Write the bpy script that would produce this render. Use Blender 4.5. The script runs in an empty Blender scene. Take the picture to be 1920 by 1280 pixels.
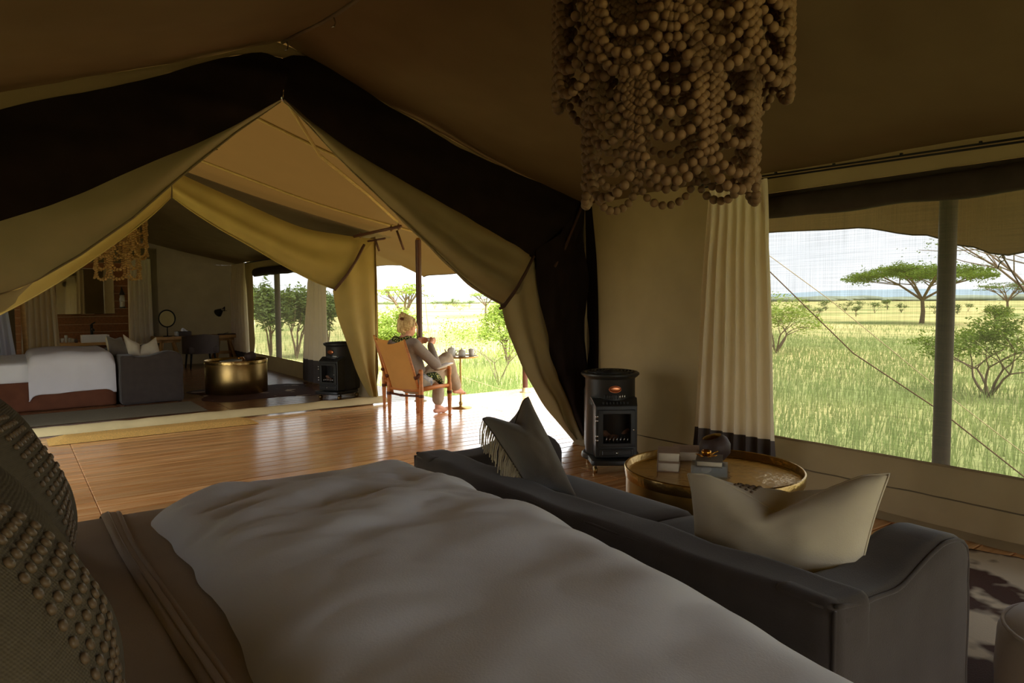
import bpy, bmesh, math, random
from mathutils import Vector, Matrix, noise
from math import sin, cos, pi, sqrt, exp, radians

V = Vector
scene = bpy.context.scene
COL = scene.collection
random.seed(7)

# ---------------------------------------------------------------- camera
CAM_F, CAM_YAW, CAM_PIT, CAM_ROLL, CAM_H = 1300.0, 36.0, 3.45, 0.4, 1.25
_y, _p, _r = radians(CAM_YAW), radians(CAM_PIT), radians(CAM_ROLL)
_Z = V((0, 0, 1)); _Fh = V((sin(_y), cos(_y), 0)); _R0 = V((cos(_y), -sin(_y), 0))
CF = _Fh * cos(_p) - _Z * sin(_p); _U0 = _Z * cos(_p) + _Fh * sin(_p)
CR = _R0 * cos(_r) - _U0 * sin(_r); CU = _U0 * cos(_r) + _R0 * sin(_r)
CO = V((0, 0, CAM_H))
cam_d = bpy.data.cameras.new('camera'); cam_d.sensor_width = 36.0
cam_d.lens = 36.0 * CAM_F / 1920.0; cam_d.clip_start = 0.05; cam_d.clip_end = 20000
cam = bpy.data.objects.new('camera', cam_d); COL.objects.link(cam)
cm = Matrix((CR, CU, -CF)).transposed().to_4x4(); cm.translation = CO
cam.matrix_world = cm
scene.camera = cam


def P(u, v, x=None, y=None, z=None):
    """the point of the place, on the plane x, y or z = const, that the photograph shows at pixel u, v"""
    d = CF + CR * ((u - 960) / CAM_F) + CU * ((640 - v) / CAM_F)
    if x is not None: t = (x - CO.x) / d.x
    elif y is not None: t = (y - CO.y) / d.y
    else: t = (z - CO.z) / d.z
    return CO + d * t


# ---------------------------------------------------------------- light
scene.view_settings.view_transform = 'Standard'
scene.view_settings.look = 'None'
scene.view_settings.gamma = 1.0
scene.view_settings.exposure = EXPOSURE = 2.6
scene.view_settings.use_curve_mapping = False
wd = bpy.data.worlds.new('sky'); scene.world = wd; wd.use_nodes = True
nt = wd.node_tree; nt.nodes.clear()
wo = nt.nodes.new('ShaderNodeOutputWorld'); bg = nt.nodes.new('ShaderNodeBackground')
tc = nt.nodes.new('ShaderNodeTexCoord'); mp = nt.nodes.new('ShaderNodeMapping'); nz = nt.nodes.new('ShaderNodeTexNoise')
cr = nt.nodes.new('ShaderNodeValToRGB')
mp.inputs['Scale'].default_value = (2.2, 2.2, 7.0)
nz.inputs['Scale'].default_value = 1.6; nz.inputs['Detail'].default_value = 5
cr.color_ramp.elements[0].position = 0.35; cr.color_ramp.elements[0].color = (0.80, 0.84, 0.87, 1)
cr.color_ramp.elements[1].position = 0.62; cr.color_ramp.elements[1].color = (0.95, 0.97, 0.98, 1)
nt.links.new(tc.outputs['Generated'], mp.inputs['Vector']); nt.links.new(mp.outputs['Vector'], nz.inputs['Vector'])
nt.links.new(nz.outputs['Fac'], cr.inputs['Fac']); nt.links.new(cr.outputs['Color'], bg.inputs['Color'])
nt.links.new(bg.outputs['Background'], wo.inputs['Surface'])
bg.inputs['Strength'].default_value = 0.56
sd = bpy.data.lights.new('sun_behind_cloud', 'SUN'); sd.energy = 2.6; sd.angle = radians(40); sd.color = (1.0, 0.96, 0.88)
sun = bpy.data.objects.new('sun_behind_cloud', sd); COL.objects.link(sun)
sun.rotation_euler = (radians(22), radians(14), 0)

# ---------------------------------------------------------------- materials
def lin(c):
    return tuple(((x / 255 / 12.92) if x / 255 <= 0.04045 else ((x / 255 + 0.055) / 1.055) ** 2.4) for x in c) + (1.0,)


MATS = {}


def mat(name, rgb, rough=0.8, metal=0.0, var=0.12, scale=6.0, bump=0.0, bscale=60.0, stretch=(1, 1, 1), rgb2=None,
        translucent=None, tfac=0.3, spec=0.3, coat=0.0, sheen=0.0, weave=0.0, rand=0.0, coord='Object', bdist=0.01):
    if name in MATS: return MATS[name]
    m = bpy.data.materials.new(name); m.use_nodes = True; MATS[name] = m
    t = m.node_tree; N = t.nodes; L = t.links
    b = N['Principled BSDF']; out = N['Material Output']
    c0 = lin(rgb)
    if rgb2 is None:
        lo = tuple(max(0, x * (1 - var)) for x in c0[:3]) + (1,); hi = tuple(min(1, x * (1 + var)) for x in c0[:3]) + (1,)
    else: lo, hi = c0, lin(rgb2)
    tcn = N.new('ShaderNodeTexCoord'); mpn = N.new('ShaderNodeMapping'); mpn.inputs['Scale'].default_value = stretch
    L.new(tcn.outputs[coord], mpn.inputs['Vector'])
    nzn = N.new('ShaderNodeTexNoise'); nzn.inputs['Scale'].default_value = scale; nzn.inputs['Detail'].default_value = 4
    if rand > 0:
        oi = N.new('ShaderNodeObjectInfo'); ad = N.new('ShaderNodeVectorMath'); ad.operation = 'ADD'
        ml = N.new('ShaderNodeVectorMath'); ml.operation = 'SCALE'; ml.inputs[0].default_value = (17.3, 9.1, 5.7)
        L.new(oi.outputs['Random'], ml.inputs['Scale']); L.new(mpn.outputs['Vector'], ad.inputs[0]); L.new(ml.outputs['Vector'], ad.inputs[1])
        L.new(ad.outputs['Vector'], nzn.inputs['Vector'])
    else: L.new(mpn.outputs['Vector'], nzn.inputs['Vector'])
    rp = N.new('ShaderNodeValToRGB'); rp.color_ramp.elements[0].position = 0.3; rp.color_ramp.elements[1].position = 0.7
    rp.color_ramp.elements[0].color = lo; rp.color_ramp.elements[1].color = hi
    L.new(nzn.outputs['Fac'], rp.inputs['Fac']); colr = rp.outputs['Color']
    if rand > 0:
        hs = N.new('ShaderNodeHueSaturation'); mr = N.new('ShaderNodeMapRange')
        mr.inputs['To Min'].default_value = 1 - rand; mr.inputs['To Max'].default_value = 1 + rand
        L.new(oi.outputs['Random'], mr.inputs['Value']); L.new(mr.outputs['Result'], hs.inputs['Value'])
        L.new(colr, hs.inputs['Color']); colr = hs.outputs['Color']
    L.new(colr, b.inputs['Base Color'])
    b.inputs['Roughness'].default_value = rough; b.inputs['Metallic'].default_value = metal
    b.inputs['Specular IOR Level'].default_value = spec
    b.inputs['Coat Weight'].default_value = coat; b.inputs['Coat Roughness'].default_value = 0.15
    if sheen: b.inputs['Sheen Weight'].default_value = sheen
    hgt = None
    if bump:
        n2 = N.new('ShaderNodeTexNoise'); n2.inputs['Scale'].default_value = bscale; n2.inputs['Detail'].default_value = 3
        L.new(mpn.outputs['Vector'], n2.inputs['Vector']); hgt = n2.outputs['Fac']
    if weave:
        w1 = N.new('ShaderNodeTexWave'); w1.inputs['Scale'].default_value = weave; w1.bands_direction = 'Z'; w1.inputs['Distortion'].default_value = 1.5
        w2 = N.new('ShaderNodeTexWave'); w2.inputs['Scale'].default_value = weave; w2.bands_direction = 'DIAGONAL'; w2.inputs['Distortion'].default_value = 1.5
        L.new(tcn.outputs[coord], w1.inputs['Vector']); L.new(tcn.outputs[coord], w2.inputs['Vector'])
        av = N.new('ShaderNodeMath'); av.operation = 'ADD'; L.new(w1.outputs['Fac'], av.inputs[0]); L.new(w2.outputs['Fac'], av.inputs[1])
        if hgt is not None:
            a2 = N.new('ShaderNodeMath'); a2.operation = 'ADD'; L.new(av.outputs[0], a2.inputs[0]); L.new(hgt, a2.inputs[1]); hgt = a2.outputs[0]
        else: hgt = av.outputs[0]
    if hgt is not None:
        bp = N.new('ShaderNodeBump'); bp.inputs['Strength'].default_value = bump or 0.2; bp.inputs['Distance'].default_value = bdist
        L.new(hgt, bp.inputs['Height']); L.new(bp.outputs['Normal'], b.inputs['Normal'])
    if translucent:
        tr = N.new('ShaderNodeBsdfTranslucent'); tr.inputs['Color'].default_value = lin(translucent)
        mx = N.new('ShaderNodeMixShader'); mx.inputs['Fac'].default_value = tfac
        L.new(b.outputs['BSDF'], mx.inputs[1]); L.new(tr.outputs['BSDF'], mx.inputs[2]); L.new(mx.outputs['Shader'], out.inputs['Surface'])
    return m


def glass_mat(name, rgb=(235, 240, 240), alpha=0.2, rough=0.05):
    m = bpy.data.materials.new(name); m.use_nodes = True; t = m.node_tree; N = t.nodes; L = t.links
    b = N['Principled BSDF']; b.inputs['Base Color'].default_value = lin(rgb); b.inputs['Roughness'].default_value = rough
    tr = N.new('ShaderNodeBsdfTransparent'); mx = N.new('ShaderNodeMixShader'); mx.inputs['Fac'].default_value = alpha
    L.new(tr.outputs['BSDF'], mx.inputs[1]); L.new(b.outputs['BSDF'], mx.inputs[2]); L.new(mx.outputs['Shader'], N['Material Output'].inputs['Surface'])
    MATS[name] = m
    return m


CANVAS_T = (180, 155, 110)
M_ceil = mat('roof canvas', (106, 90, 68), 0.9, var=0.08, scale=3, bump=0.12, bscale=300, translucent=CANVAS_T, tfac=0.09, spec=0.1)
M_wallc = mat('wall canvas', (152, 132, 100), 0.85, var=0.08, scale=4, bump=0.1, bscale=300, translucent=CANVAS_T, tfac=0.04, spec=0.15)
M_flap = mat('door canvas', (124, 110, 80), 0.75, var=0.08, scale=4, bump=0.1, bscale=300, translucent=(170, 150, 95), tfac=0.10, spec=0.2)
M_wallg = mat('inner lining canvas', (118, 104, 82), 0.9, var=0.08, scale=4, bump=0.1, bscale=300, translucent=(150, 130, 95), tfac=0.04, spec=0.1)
M_olive = mat('olive door canvas', (160, 140, 84), 0.75, var=0.08, scale=4, bump=0.1, bscale=300, translucent=(200, 170, 90), tfac=0.15, spec=0.2)
M_fly = mat('fly sheet canvas', (72, 54, 32), 0.85, var=0.06, scale=3, bump=0.1, bscale=300, translucent=(195, 145, 72), tfac=0.028, spec=0.1)
M_dark = mat('dark flap cloth', (34, 25, 21), 0.9, var=0.15, scale=8, bump=0.15, bscale=400, spec=0.08)
M_blind = mat('dark blind cloth', (60, 50, 42), 0.8, var=0.15, scale=10, bump=0.15, bscale=300, spec=0.15)
M_seam = mat('seam webbing', (160, 138, 88), 0.8, var=0.05)
M_webg = mat('grey webbing', (112, 98, 76), 0.85, var=0.1)
M_strap = mat('brown strap', (74, 50, 38), 0.7, var=0.15, scale=20)
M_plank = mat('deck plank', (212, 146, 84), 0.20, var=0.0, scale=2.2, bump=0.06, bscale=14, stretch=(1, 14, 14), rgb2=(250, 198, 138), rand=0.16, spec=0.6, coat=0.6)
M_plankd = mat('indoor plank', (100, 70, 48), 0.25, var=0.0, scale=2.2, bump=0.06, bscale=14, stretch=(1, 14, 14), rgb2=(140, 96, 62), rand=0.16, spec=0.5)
M_under = mat('deck underside', (30, 20, 13), 0.9)
M_duvet = mat('duvet cotton', (238, 238, 242), 0.85, var=0.03, scale=5, bump=0.10, bscale=220, sheen=0.2, spec=0.15)
M_dwhite = mat('white duvet cotton', (226, 224, 230), 0.85, var=0.02, bump=0.1, bscale=200, spec=0.15)
M_sheet = mat('taupe sheet', (178, 160, 138), 0.85, var=0.05, scale=5, bump=0.12, bscale=250, spec=0.15)
M_pillow = mat('taupe linen', (96, 86, 70), 0.9, var=0.12, scale=40, bump=0.25, bscale=350, stretch=(1, 1, 3), weave=90, spec=0.1, bdist=0.004)
M_button = mat('wooden button', (104, 84, 62), 0.45, var=0.2, scale=40, spec=0.4)
M_sofa = mat('grey slipcover', (72, 64, 60), 0.92, var=0.1, scale=12, bump=0.2, bscale=300, sheen=0.25, spec=0.1, bdist=0.004)
M_velvet = mat('grey velvet', (98, 88, 76), 0.85, var=0.10, scale=8, bump=0.1, bscale=200, sheen=0.5, spec=0.1)
M_pale = mat('pale linen', (206, 194, 170), 0.9, var=0.05, scale=8, bump=0.2, bscale=300, sheen=0.2, spec=0.1, bdist=0.004)
M_fringe = mat('cream fringe', (214, 200, 168), 0.9, var=0.1)
M_curt = mat('cream curtain', (238, 224, 198), 0.9, var=0.04, bump=0.1, bscale=300, translucent=(225, 205, 170), tfac=0.22, spec=0.1)
M_hem = mat('grey curtain hem', (92, 84, 80), 0.9, var=0.08, bump=0.1, bscale=300, spec=0.1)
M_iron = mat('black cast iron', (44, 44, 42), 0.38, var=0.15, scale=20, bump=0.08, bscale=150, spec=0.5)
M_enam = mat('black enamel', (16, 15, 14), 0.18, var=0.1, spec=0.6)
M_copper = mat('copper', (206, 132, 92), 0.3, 1.0, var=0.1)
M_chrome = mat('steel', (190, 188, 182), 0.25, 1.0, var=0.05)
M_brass = mat('hammered brass', (196, 164, 104), 0.27, 1.0, var=0.12, scale=14, bump=0.35, bscale=26, bdist=0.01)
M_brassd = mat('aged brass', (176, 146, 92), 0.36, 1.0, var=0.2, scale=5, bump=0.15, bscale=30, bdist=0.004)
M_gold = mat('gold', (214, 150, 54), 0.22, 1.0, var=0.1)
M_log = mat('ceramic log', (130, 92, 70), 0.9, var=0.4, scale=14, bump=0.5, bscale=30)
M_brick = mat('stove lining', (210, 176, 112), 0.9, var=0.1)
M_page = mat('page paper', (226, 212, 186), 0.9, var=0.06, scale=30, stretch=(1, 1, 12))
M_cover = mat('old paper cover', (168, 142, 118), 0.85, var=0.12, scale=12)
M_coverg = mat('grey book cover', (112, 104, 92), 0.6, var=0.1)
M_vase = mat('dark clay', (70, 54, 48), 0.55, var=0.25, scale=8, bump=0.2, bscale=60)
M_bead = mat('wooden bead', (128, 98, 68), 0.6, var=0.15, scale=3, rand=0.12, spec=0.3)
M_beadf = mat('lit wooden bead', (206, 164, 102), 0.6, var=0.1, spec=0.3)  # bead wood lightened, warm light on the far chandelier put into the colour
M_rope = mat('cord', (110, 84, 58), 0.9)
M_ropel = mat('pale cord', (190, 170, 128), 0.9)
M_post = mat('painted steel post', (74, 44, 34), 0.5, var=0.1, scale=10, spec=0.4)
M_postg = mat('grey steel collar', (150, 132, 96), 0.5, 0.4, var=0.1)
M_rod = mat('black rod', (22, 19, 17), 0.5)
M_oak = mat('oiled oak', (196, 124, 66), 0.45, var=0.15, scale=5, stretch=(2, 2, 10), spec=0.4)
M_pine = mat('pale pine', (196, 152, 92), 0.6, var=0.12, scale=4, stretch=(3, 3, 12))
M_tan = mat('tan leather canvas', (206, 152, 84), 0.65, var=0.06, scale=6, bump=0.12, bscale=200, translucent=(220, 160, 80), tfac=0.12)
M_leath = mat('brown leather', (92, 50, 32), 0.5, var=0.15)
M_coir = mat('coir', (232, 186, 104), 1.0, var=0.2, scale=90, bump=0.8, bscale=220, bdist=0.01)
M_sill = mat('sill canvas', (222, 206, 156), 0.8, var=0.08, scale=6, bump=0.15, bscale=80)
M_skirt = mat('rust bed skirt', (108, 66, 46), 0.9, var=0.12, scale=8)
M_rug = mat('sage rug', (124, 118, 100), 1.0, var=0.1, scale=60, bump=0.4, bscale=200)
M_hide = mat('cowhide', (74, 40, 24), 0.75, var=0.0, scale=1.9, bump=0.3, bscale=160, rgb2=(222, 208, 186))
MATS['cowhide'].node_tree.nodes['Color Ramp'].color_ramp.elements[0].position = 0.545
MATS['cowhide'].node_tree.nodes['Color Ramp'].color_ramp.elements[1].position = 0.585
M_hide2 = mat('dark cowhide', (66, 34, 22), 0.75, var=0.0, scale=3.5, bump=0.3, bscale=160, rgb2=(190, 170, 150))
MATS['dark cowhide'].node_tree.nodes['Color Ramp'].color_ramp.elements[0].position = 0.60
MATS['dark cowhide'].node_tree.nodes['Color Ramp'].color_ramp.elements[1].position = 0.66
M_white = mat('white ceramic', (235, 232, 226), 0.25, var=0.02, spec=0.5)
M_skin = mat('skin', (222, 166, 136), 0.55, var=0.05, scale=10)
M_hair = mat('blond hair', (168, 128, 76), 0.5, var=0, scale=60, rgb2=(238, 212, 156), stretch=(1, 1, 0.3))
M_sweat = mat('grey knit', (152, 140, 130), 0.95, var=0.06, scale=60, bump=0.3, bscale=300)
M_trous = mat('linen trousers', (170, 154, 132), 0.95, var=0.06, scale=20, bump=0.25, bscale=60)
M_scarf = mat('green scarf', (34, 50, 22), 0.9, var=0, scale=55, rgb2=(196, 196, 120))
MATS['green scarf'].node_tree.nodes['Color Ramp'].color_ramp.elements[0].position = 0.545
MATS['green scarf'].node_tree.nodes['Color Ramp'].color_ramp.elements[1].position = 0.60
M_jeans = mat('patterned cloth', (96, 104, 122), 0.9, var=0, scale=30, rgb2=(214, 212, 208))
M_vanity = mat('walnut boards', (112, 70, 34), 0.6, var=0.2, scale=3, stretch=(8, 2, 8), bump=0.1, bscale=20)
M_mirror = mat('mirror silver', (214, 212, 200), 0.03, 1.0, var=0.0)
M_dgrey = mat('charcoal felt', (78, 66, 62), 0.9, var=0.1)
M_net = mat('mosquito net', (214, 214, 226), 0.9, var=0.04, translucent=(220, 220, 230), tfac=0.5)
M_glass = glass_mat('clear glass', (200, 205, 200), 0.35)
M_fireglass = glass_mat('stove glass', (50, 45, 40), 0.08, 0.1)
M_bark = mat('bark', (110, 92, 72), 0.95, var=0.2, scale=6, bump=0.4, bscale=20)
M_barkt = mat('thorn twig', (140, 126, 104), 0.95, var=0.15)
M_leaf = mat('acacia leaf', (92, 112, 42), 0.8, var=0.3, scale=0.9, translucent=(128, 150, 50), tfac=0.3, spec=0.1)
M_leafl = mat('pale shrub leaf', (132, 152, 70), 0.8, var=0.25, scale=0.9, translucent=(160, 180, 70), tfac=0.3, spec=0.1)
M_leafd = mat('grey green leaf', (96, 112, 64), 0.85, var=0.25, scale=0.5, translucent=(120, 140, 60), tfac=0.25, spec=0.1)
M_hill = mat('hazed far hill', (132, 150, 160), 1.0, var=0.05, scale=0.002)  # distance haze painted into the hills as a blue-grey colour
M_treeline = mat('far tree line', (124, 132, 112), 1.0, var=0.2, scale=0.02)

# mosquito mesh of the windows: a fine net, mostly open
def net_mat(name, dens, rgb):
    m = bpy.data.materials.new(name); m.use_nodes = True; t = m.node_tree; N = t.nodes; L = t.links
    b = N['Principled BSDF']; b.inputs['Base Color'].default_value = lin(rgb); b.inputs['Roughness'].default_value = 0.9
    b.inputs['Specular IOR Level'].default_value = 0.1
    tr = N.new('ShaderNodeBsdfTransparent'); mx = N.new('ShaderNodeMixShader')
    tl_ = N.new('ShaderNodeBsdfTranslucent'); tl_.inputs['Color'].default_value = lin((84, 80, 70)); m2 = N.new('ShaderNodeMixShader'); m2.inputs['Fac'].default_value = 0.5
    L.new(b.outputs['BSDF'], m2.inputs[1]); L.new(tl_.outputs['BSDF'], m2.inputs[2])
    tcn = N.new('ShaderNodeTexCoord'); wv = []
    for d in ('Y', 'Z'):
        w = N.new('ShaderNodeTexNoise'); w.inputs['Scale'].default_value = 1.0; w.inputs['Detail'].default_value = 2
        mpn = N.new('ShaderNodeMapping'); mpn.inputs['Scale'].default_value = (1, 220, 2) if d == 'Y' else (1, 2, 220)
        L.new(tcn.outputs['Object'], mpn.inputs['Vector']); L.new(mpn.outputs['Vector'], w.inputs['Vector']); wv.append(w)
    ad = N.new('ShaderNodeMath'); ad.operation = 'ADD'; L.new(wv[0].outputs['Fac'], ad.inputs[0]); L.new(wv[1].outputs['Fac'], ad.inputs[1])
    mr = N.new('ShaderNodeMapRange'); mr.inputs['From Min'].default_value = 0.6; mr.inputs['From Max'].default_value = 1.4
    mr.inputs['To Min'].default_value = dens - 0.10; mr.inputs['To Max'].default_value = dens + 0.10
    L.new(ad.outputs[0], mr.inputs['Value']); L.new(mr.outputs['Result'], mx.inputs['Fac'])
    L.new(tr.outputs['BSDF'], mx.inputs[1]); L.new(m2.outputs['Shader'], mx.inputs[2]); L.new(mx.outputs['Shader'], N['Material Output'].inputs['Surface'])
    return m


M_mesh = net_mat('window mesh', 0.68, (40, 36, 30))

# ground: green near, straw further out, patchy
def ground_mat():
    m = bpy.data.materials.new('savanna ground'); m.use_nodes = True; t = m.node_tree; N = t.nodes; L = t.links
    b = N['Principled BSDF']; b.inputs['Roughness'].default_value = 1.0; b.inputs['Specular IOR Level'].default_value = 0.0
    tcn = N.new('ShaderNodeTexCoord'); n1 = N.new('ShaderNodeTexNoise'); n1.inputs['Scale'].default_value = 0.06; n1.inputs['Detail'].default_value = 6
    n1.inputs['Roughness'].default_value = 0.65
    mpn = N.new('ShaderNodeMapping'); L.new(tcn.outputs['Object'], mpn.inputs['Vector']); L.new(mpn.outputs['Vector'], n1.inputs['Vector'])
    rp = N.new('ShaderNodeValToRGB'); e = rp.color_ramp.elements
    e[0].position = 0.36; e[0].color = lin((118, 132, 80)); e[1].position = 0.58; e[1].color = lin((186, 174, 120))
    L.new(n1.outputs['Fac'], rp.inputs['Fac'])
    n2 = N.new('ShaderNodeTexNoise'); n2.inputs['Scale'].default_value = 2.5; n2.inputs['Detail'].default_value = 5; L.new(tcn.outputs['Object'], n2.inputs['Vector'])
    mx = N.new('ShaderNodeMixRGB'); mx.blend_type = 'OVERLAY'; mx.inputs['Fac'].default_value = 0.35
    L.new(rp.outputs['Color'], mx.inputs[1]); L.new(n2.outputs['Fac'], mx.inputs[2]); L.new(mx.outputs['Color'], b.inputs['Base Color'])
    return m


M_ground = ground_mat()
M_grass = mat('grass blades', (122, 144, 84), 0.8, var=0, scale=0.35, rgb2=(166, 170, 112), translucent=(146, 162, 98), tfac=0.5, spec=0.1)

# ---------------------------------------------------------------- mesh helpers
WM = {}


def wm(o): return WM.get(o.name, Matrix.Identity(4))


def raw_mesh(name, verts, faces, m, smooth=True):
    me = bpy.data.meshes.new(name); me.from_pydata([tuple(v) for v in verts], [], faces); me.update()
    if m is not None: me.materials.append(m)
    if smooth: me.polygons.foreach_set('use_smooth', [True] * len(me.polygons))
    return me


def link(name, me, parent=None, M=None):
    o = bpy.data.objects.new(name, me); COL.objects.link(o)
    if parent is not None: o.parent = parent
    M = M or Matrix.Identity(4)
    o.matrix_local = M
    WM[o.name] = (wm(parent) @ M) if parent is not None else M
    return o


def thing(name, label, cat, loc=(0, 0, 0), rotz=0.0, group=None, scale=1.0):
    o = bpy.data.objects.new(name, None); COL.objects.link(o)
    o.empty_display_size = 0.05
    M = Matrix.Translation(V(loc)) @ Matrix.Rotation(rotz, 4, 'Z') @ Matrix.Scale(scale, 4)
    o.matrix_local = M; WM[o.name] = M
    return tag(o, label, cat, group)


def tag(o, label, cat, group=None):
    o['label'] = label; o['category'] = cat
    if group: o['group'] = group
    return o


def struct(name, geo, m, smooth=True, label=None, parent=None):
    o = link(name, raw_mesh(name, geo[0], geo[1], m, smooth), parent)
    if parent is None: o['kind'] = 'structure'
    if label: o['label'] = label
    return o


def part(name, geo, m, parent, world=False, smooth=True, label=None):
    vs = geo[0]
    if world:
        inv = wm(parent).inverted(); vs = [inv @ V(v) for v in vs]
    o = link(name, raw_mesh(name, vs, geo[1], m, smooth), parent)
    if label: o['label'] = label
    return o


def one(name, geo, m, label, cat, loc=None, group=None, smooth=True):
    """a thing that is one mesh; geometry given in world coordinates, origin at loc"""
    loc = V(loc) if loc is not None else V((0, 0, 0))
    o = link(name, raw_mesh(name, [V(v) - loc for v in geo[0]], geo[1], m, smooth), None, Matrix.Translation(loc))
    return tag(o, label, cat, group)


def dup(root, loc, rotz, label=None, group=None, scale=1.0):
    r = root.copy(); COL.objects.link(r)
    M = Matrix.Translation(V(loc)) @ Matrix.Rotation(rotz, 4, 'Z') @ Matrix.Scale(scale, 4)
    r.matrix_local = M; WM[r.name] = M
    if label: r['label'] = label
    if group: r['group'] = group

    def rec(src, dst):
        for ch in list(src.children):
            c = ch.copy(); COL.objects.link(c); c.parent = dst; c.matrix_local = ch.matrix_local.copy(); WM[c.name] = wm(dst) @ c.matrix_local
            rec(ch, c)
    rec(root, r)
    return r


def cat_geo(*gs):
    vs, fs = [], []
    for g in gs:
        n = len(vs); vs += list(g[0]); fs += [tuple(i + n for i in f) for f in g[1]]
    return vs, fs


def xf(g, M): return [M @ V(v) for v in g[0]], g[1]
def mv(g, x=0, y=0, z=0): return [V(v) + V((x, y, z)) for v in g[0]], g[1]


def bm_geo(bm):
    bm.verts.ensure_lookup_table(); bm.verts.index_update()
    g = ([v.co.copy() for v in bm.verts], [tuple(v.index for v in f.verts) for f in bm.faces]); bm.free(); return g


def box(x0, x1, y0, y1, z0, z1, bev=0.0, seg=2):
    bm = bmesh.new(); bmesh.ops.create_cube(bm, size=1)
    for v in bm.verts: v.co = V(((x0 + x1) / 2 + v.co.x * (x1 - x0), (y0 + y1) / 2 + v.co.y * (y1 - y0), (z0 + z1) / 2 + v.co.z * (z1 - z0)))
    if bev: bmesh.ops.bevel(bm, geom=bm.edges[:], offset=bev, segments=seg, profile=0.5, affect='EDGES')
    return bm_geo(bm)


def soft_box(x0, x1, y0, y1, z0, z1, r=0.04, cuts=10, fn=None):
    """rounded, finely divided box; fn(Vector) -> Vector shapes it"""
    bm = bmesh.new(); bmesh.ops.create_cube(bm, size=2); bmesh.ops.subdivide_edges(bm, edges=bm.edges[:], cuts=cuts, use_grid_fill=True)
    c = V(((x0 + x1) / 2, (y0 + y1) / 2, (z0 + z1) / 2)); h = V(((x1 - x0) / 2, (y1 - y0) / 2, (z1 - z0) / 2))
    for v in bm.verts:
        q = V()
        for k in range(3):   # crowd the cuts towards the edges so the rounding is smooth
            t = v.co[k]; q[k] = h[k] * (math.copysign(1 - (1 - abs(t)) ** 1.5, t))
        inn = V([max(-(h[k] - r), min(h[k] - r, q[k])) for k in range(3)]); d = q - inn
        if d.length > 1e-9: q = inn + d.normalized() * r
        v.co = c + q
        if fn: v.co = fn(v.co)
    return bm_geo(bm)


def tube(pts, rad, n=8, cap=True):
    pts = [V(p) for p in pts]; rs = rad if isinstance(rad, (list, tuple)) else [rad] * len(pts)
    vs, fs = [], []; prev = None
    for i, p in enumerate(pts):
        a = pts[max(0, i - 1)]; b = pts[min(len(pts) - 1, i + 1)]; t = (b - a)
        t = t.normalized() if t.length > 1e-9 else V((0, 0, 1))
        if prev is None:
            up = V((0, 0, 1)) if abs(t.z) < 0.9 else V((1, 0, 0)); s = t.cross(up).normalized()
        else:
            s = (prev - t * prev.dot(t)); s = s.normalized() if s.length > 1e-6 else t.orthogonal().normalized()
        prev = s; w = t.cross(s)
        for k in range(n):
            a_ = 2 * pi * k / n; vs.append(p + (s * cos(a_) + w * sin(a_)) * rs[i])
    for i in range(len(pts) - 1):
        for k in range(n):
            a, b = i * n + k, i * n + (k + 1) % n; fs.append((a, b, b + n, a + n))
    if cap:
        fs.append(tuple(reversed(range(n)))); fs.append(tuple(range((len(pts) - 1) * n, len(pts) * n)))
    return vs, fs


def lathe(prof, n=24, c=(0, 0, 0), a0=0.0, a1=2 * pi):
    vs, fs = [], []; full = abs(a1 - a0 - 2 * pi) < 1e-6; m = n if full else n + 1
    for r, z in prof:
        for k in range(m):
            a = a0 + (a1 - a0) * k / n; vs.append(V((c[0] + r * cos(a), c[1] + r * sin(a), c[2] + z)))
    for i in range(len(prof) - 1):
        for k in range(n):
            k2 = (k + 1) % m if full else k + 1; a, b = i * m + k, i * m + k2; fs.append((a, b, b + m, a + m))
    return vs, fs


def ellipsoid(c, r, seg=12, rings=8, M=None):
    g = lathe([(max(1e-4, cos(-pi / 2 + pi * i / rings)), sin(-pi / 2 + pi * i / rings)) for i in range(rings + 1)], seg)
    vs = [V((v.x * r[0], v.y * r[1], v.z * r[2])) for v in g[0]]
    if M is not None: vs = [M @ v for v in vs]
    return [v + V(c) for v in vs], g[1]


def grid(fn, nu, nv):
    vs = [V(fn(i / nu, j / nv)) for i in range(nu + 1) for j in range(nv + 1)]
    fs = [(i * (nv + 1) + j, (i + 1) * (nv + 1) + j, (i + 1) * (nv + 1) + j + 1, i * (nv + 1) + j + 1) for i in range(nu) for j in range(nv)]
    return vs, fs


def crv(pts, t):
    """Catmull-Rom through pts, t in 0..1 by length"""
    pts = [V(p) for p in pts]
    ls = [0]
    for a, b in zip(pts, pts[1:]): ls.append(ls[-1] + (b - a).length)
    s = t * ls[-1]; i = 0
    while i < len(pts) - 2 and s > ls[i + 1]: i += 1
    d = ls[i + 1] - ls[i]; k = (s - ls[i]) / d if d > 1e-9 else 0
    p1, p2 = pts[i], pts[i + 1]; p0 = pts[i - 1] if i else p1 * 2 - p2; p3 = pts[i + 2] if i + 2 < len(pts) else p2 * 2 - p1
    return 0.5 * ((2 * p1) + (p2 - p0) * k + (2 * p0 - 5 * p1 + 4 * p2 - p3) * k * k + (3 * p1 - p0 - 3 * p2 + p3) * k ** 3)


def loft(curves, nu=40, nv=12, ripple=None):
    """cloth spanned between curves; ripple(u, v, p) -> offset vector"""
    rows = [[crv(c, i / nu) for i in range(nu + 1)] for c in curves]

    def f(u, v):
        col = [r[round(u * nu)] for r in rows]
        p = crv(col, v) if len(col) > 2 else col[0].lerp(col[1], v)
        if ripple: p = p + ripple(u, v, p)
        return p
    return grid(f, nu, nv)


def fold(g, amp, freq, axis=1, seed=0.0, sx=1.0, sy=1.0, sz=1.0):
    out = []
    for v in g[0]:
        q = V(v); q[axis] += amp * noise.noise(V((v.x * freq * sx + seed, v.y * freq * sy, v.z * freq * sz))); out.append(q)
    return out, g[1]


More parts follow.
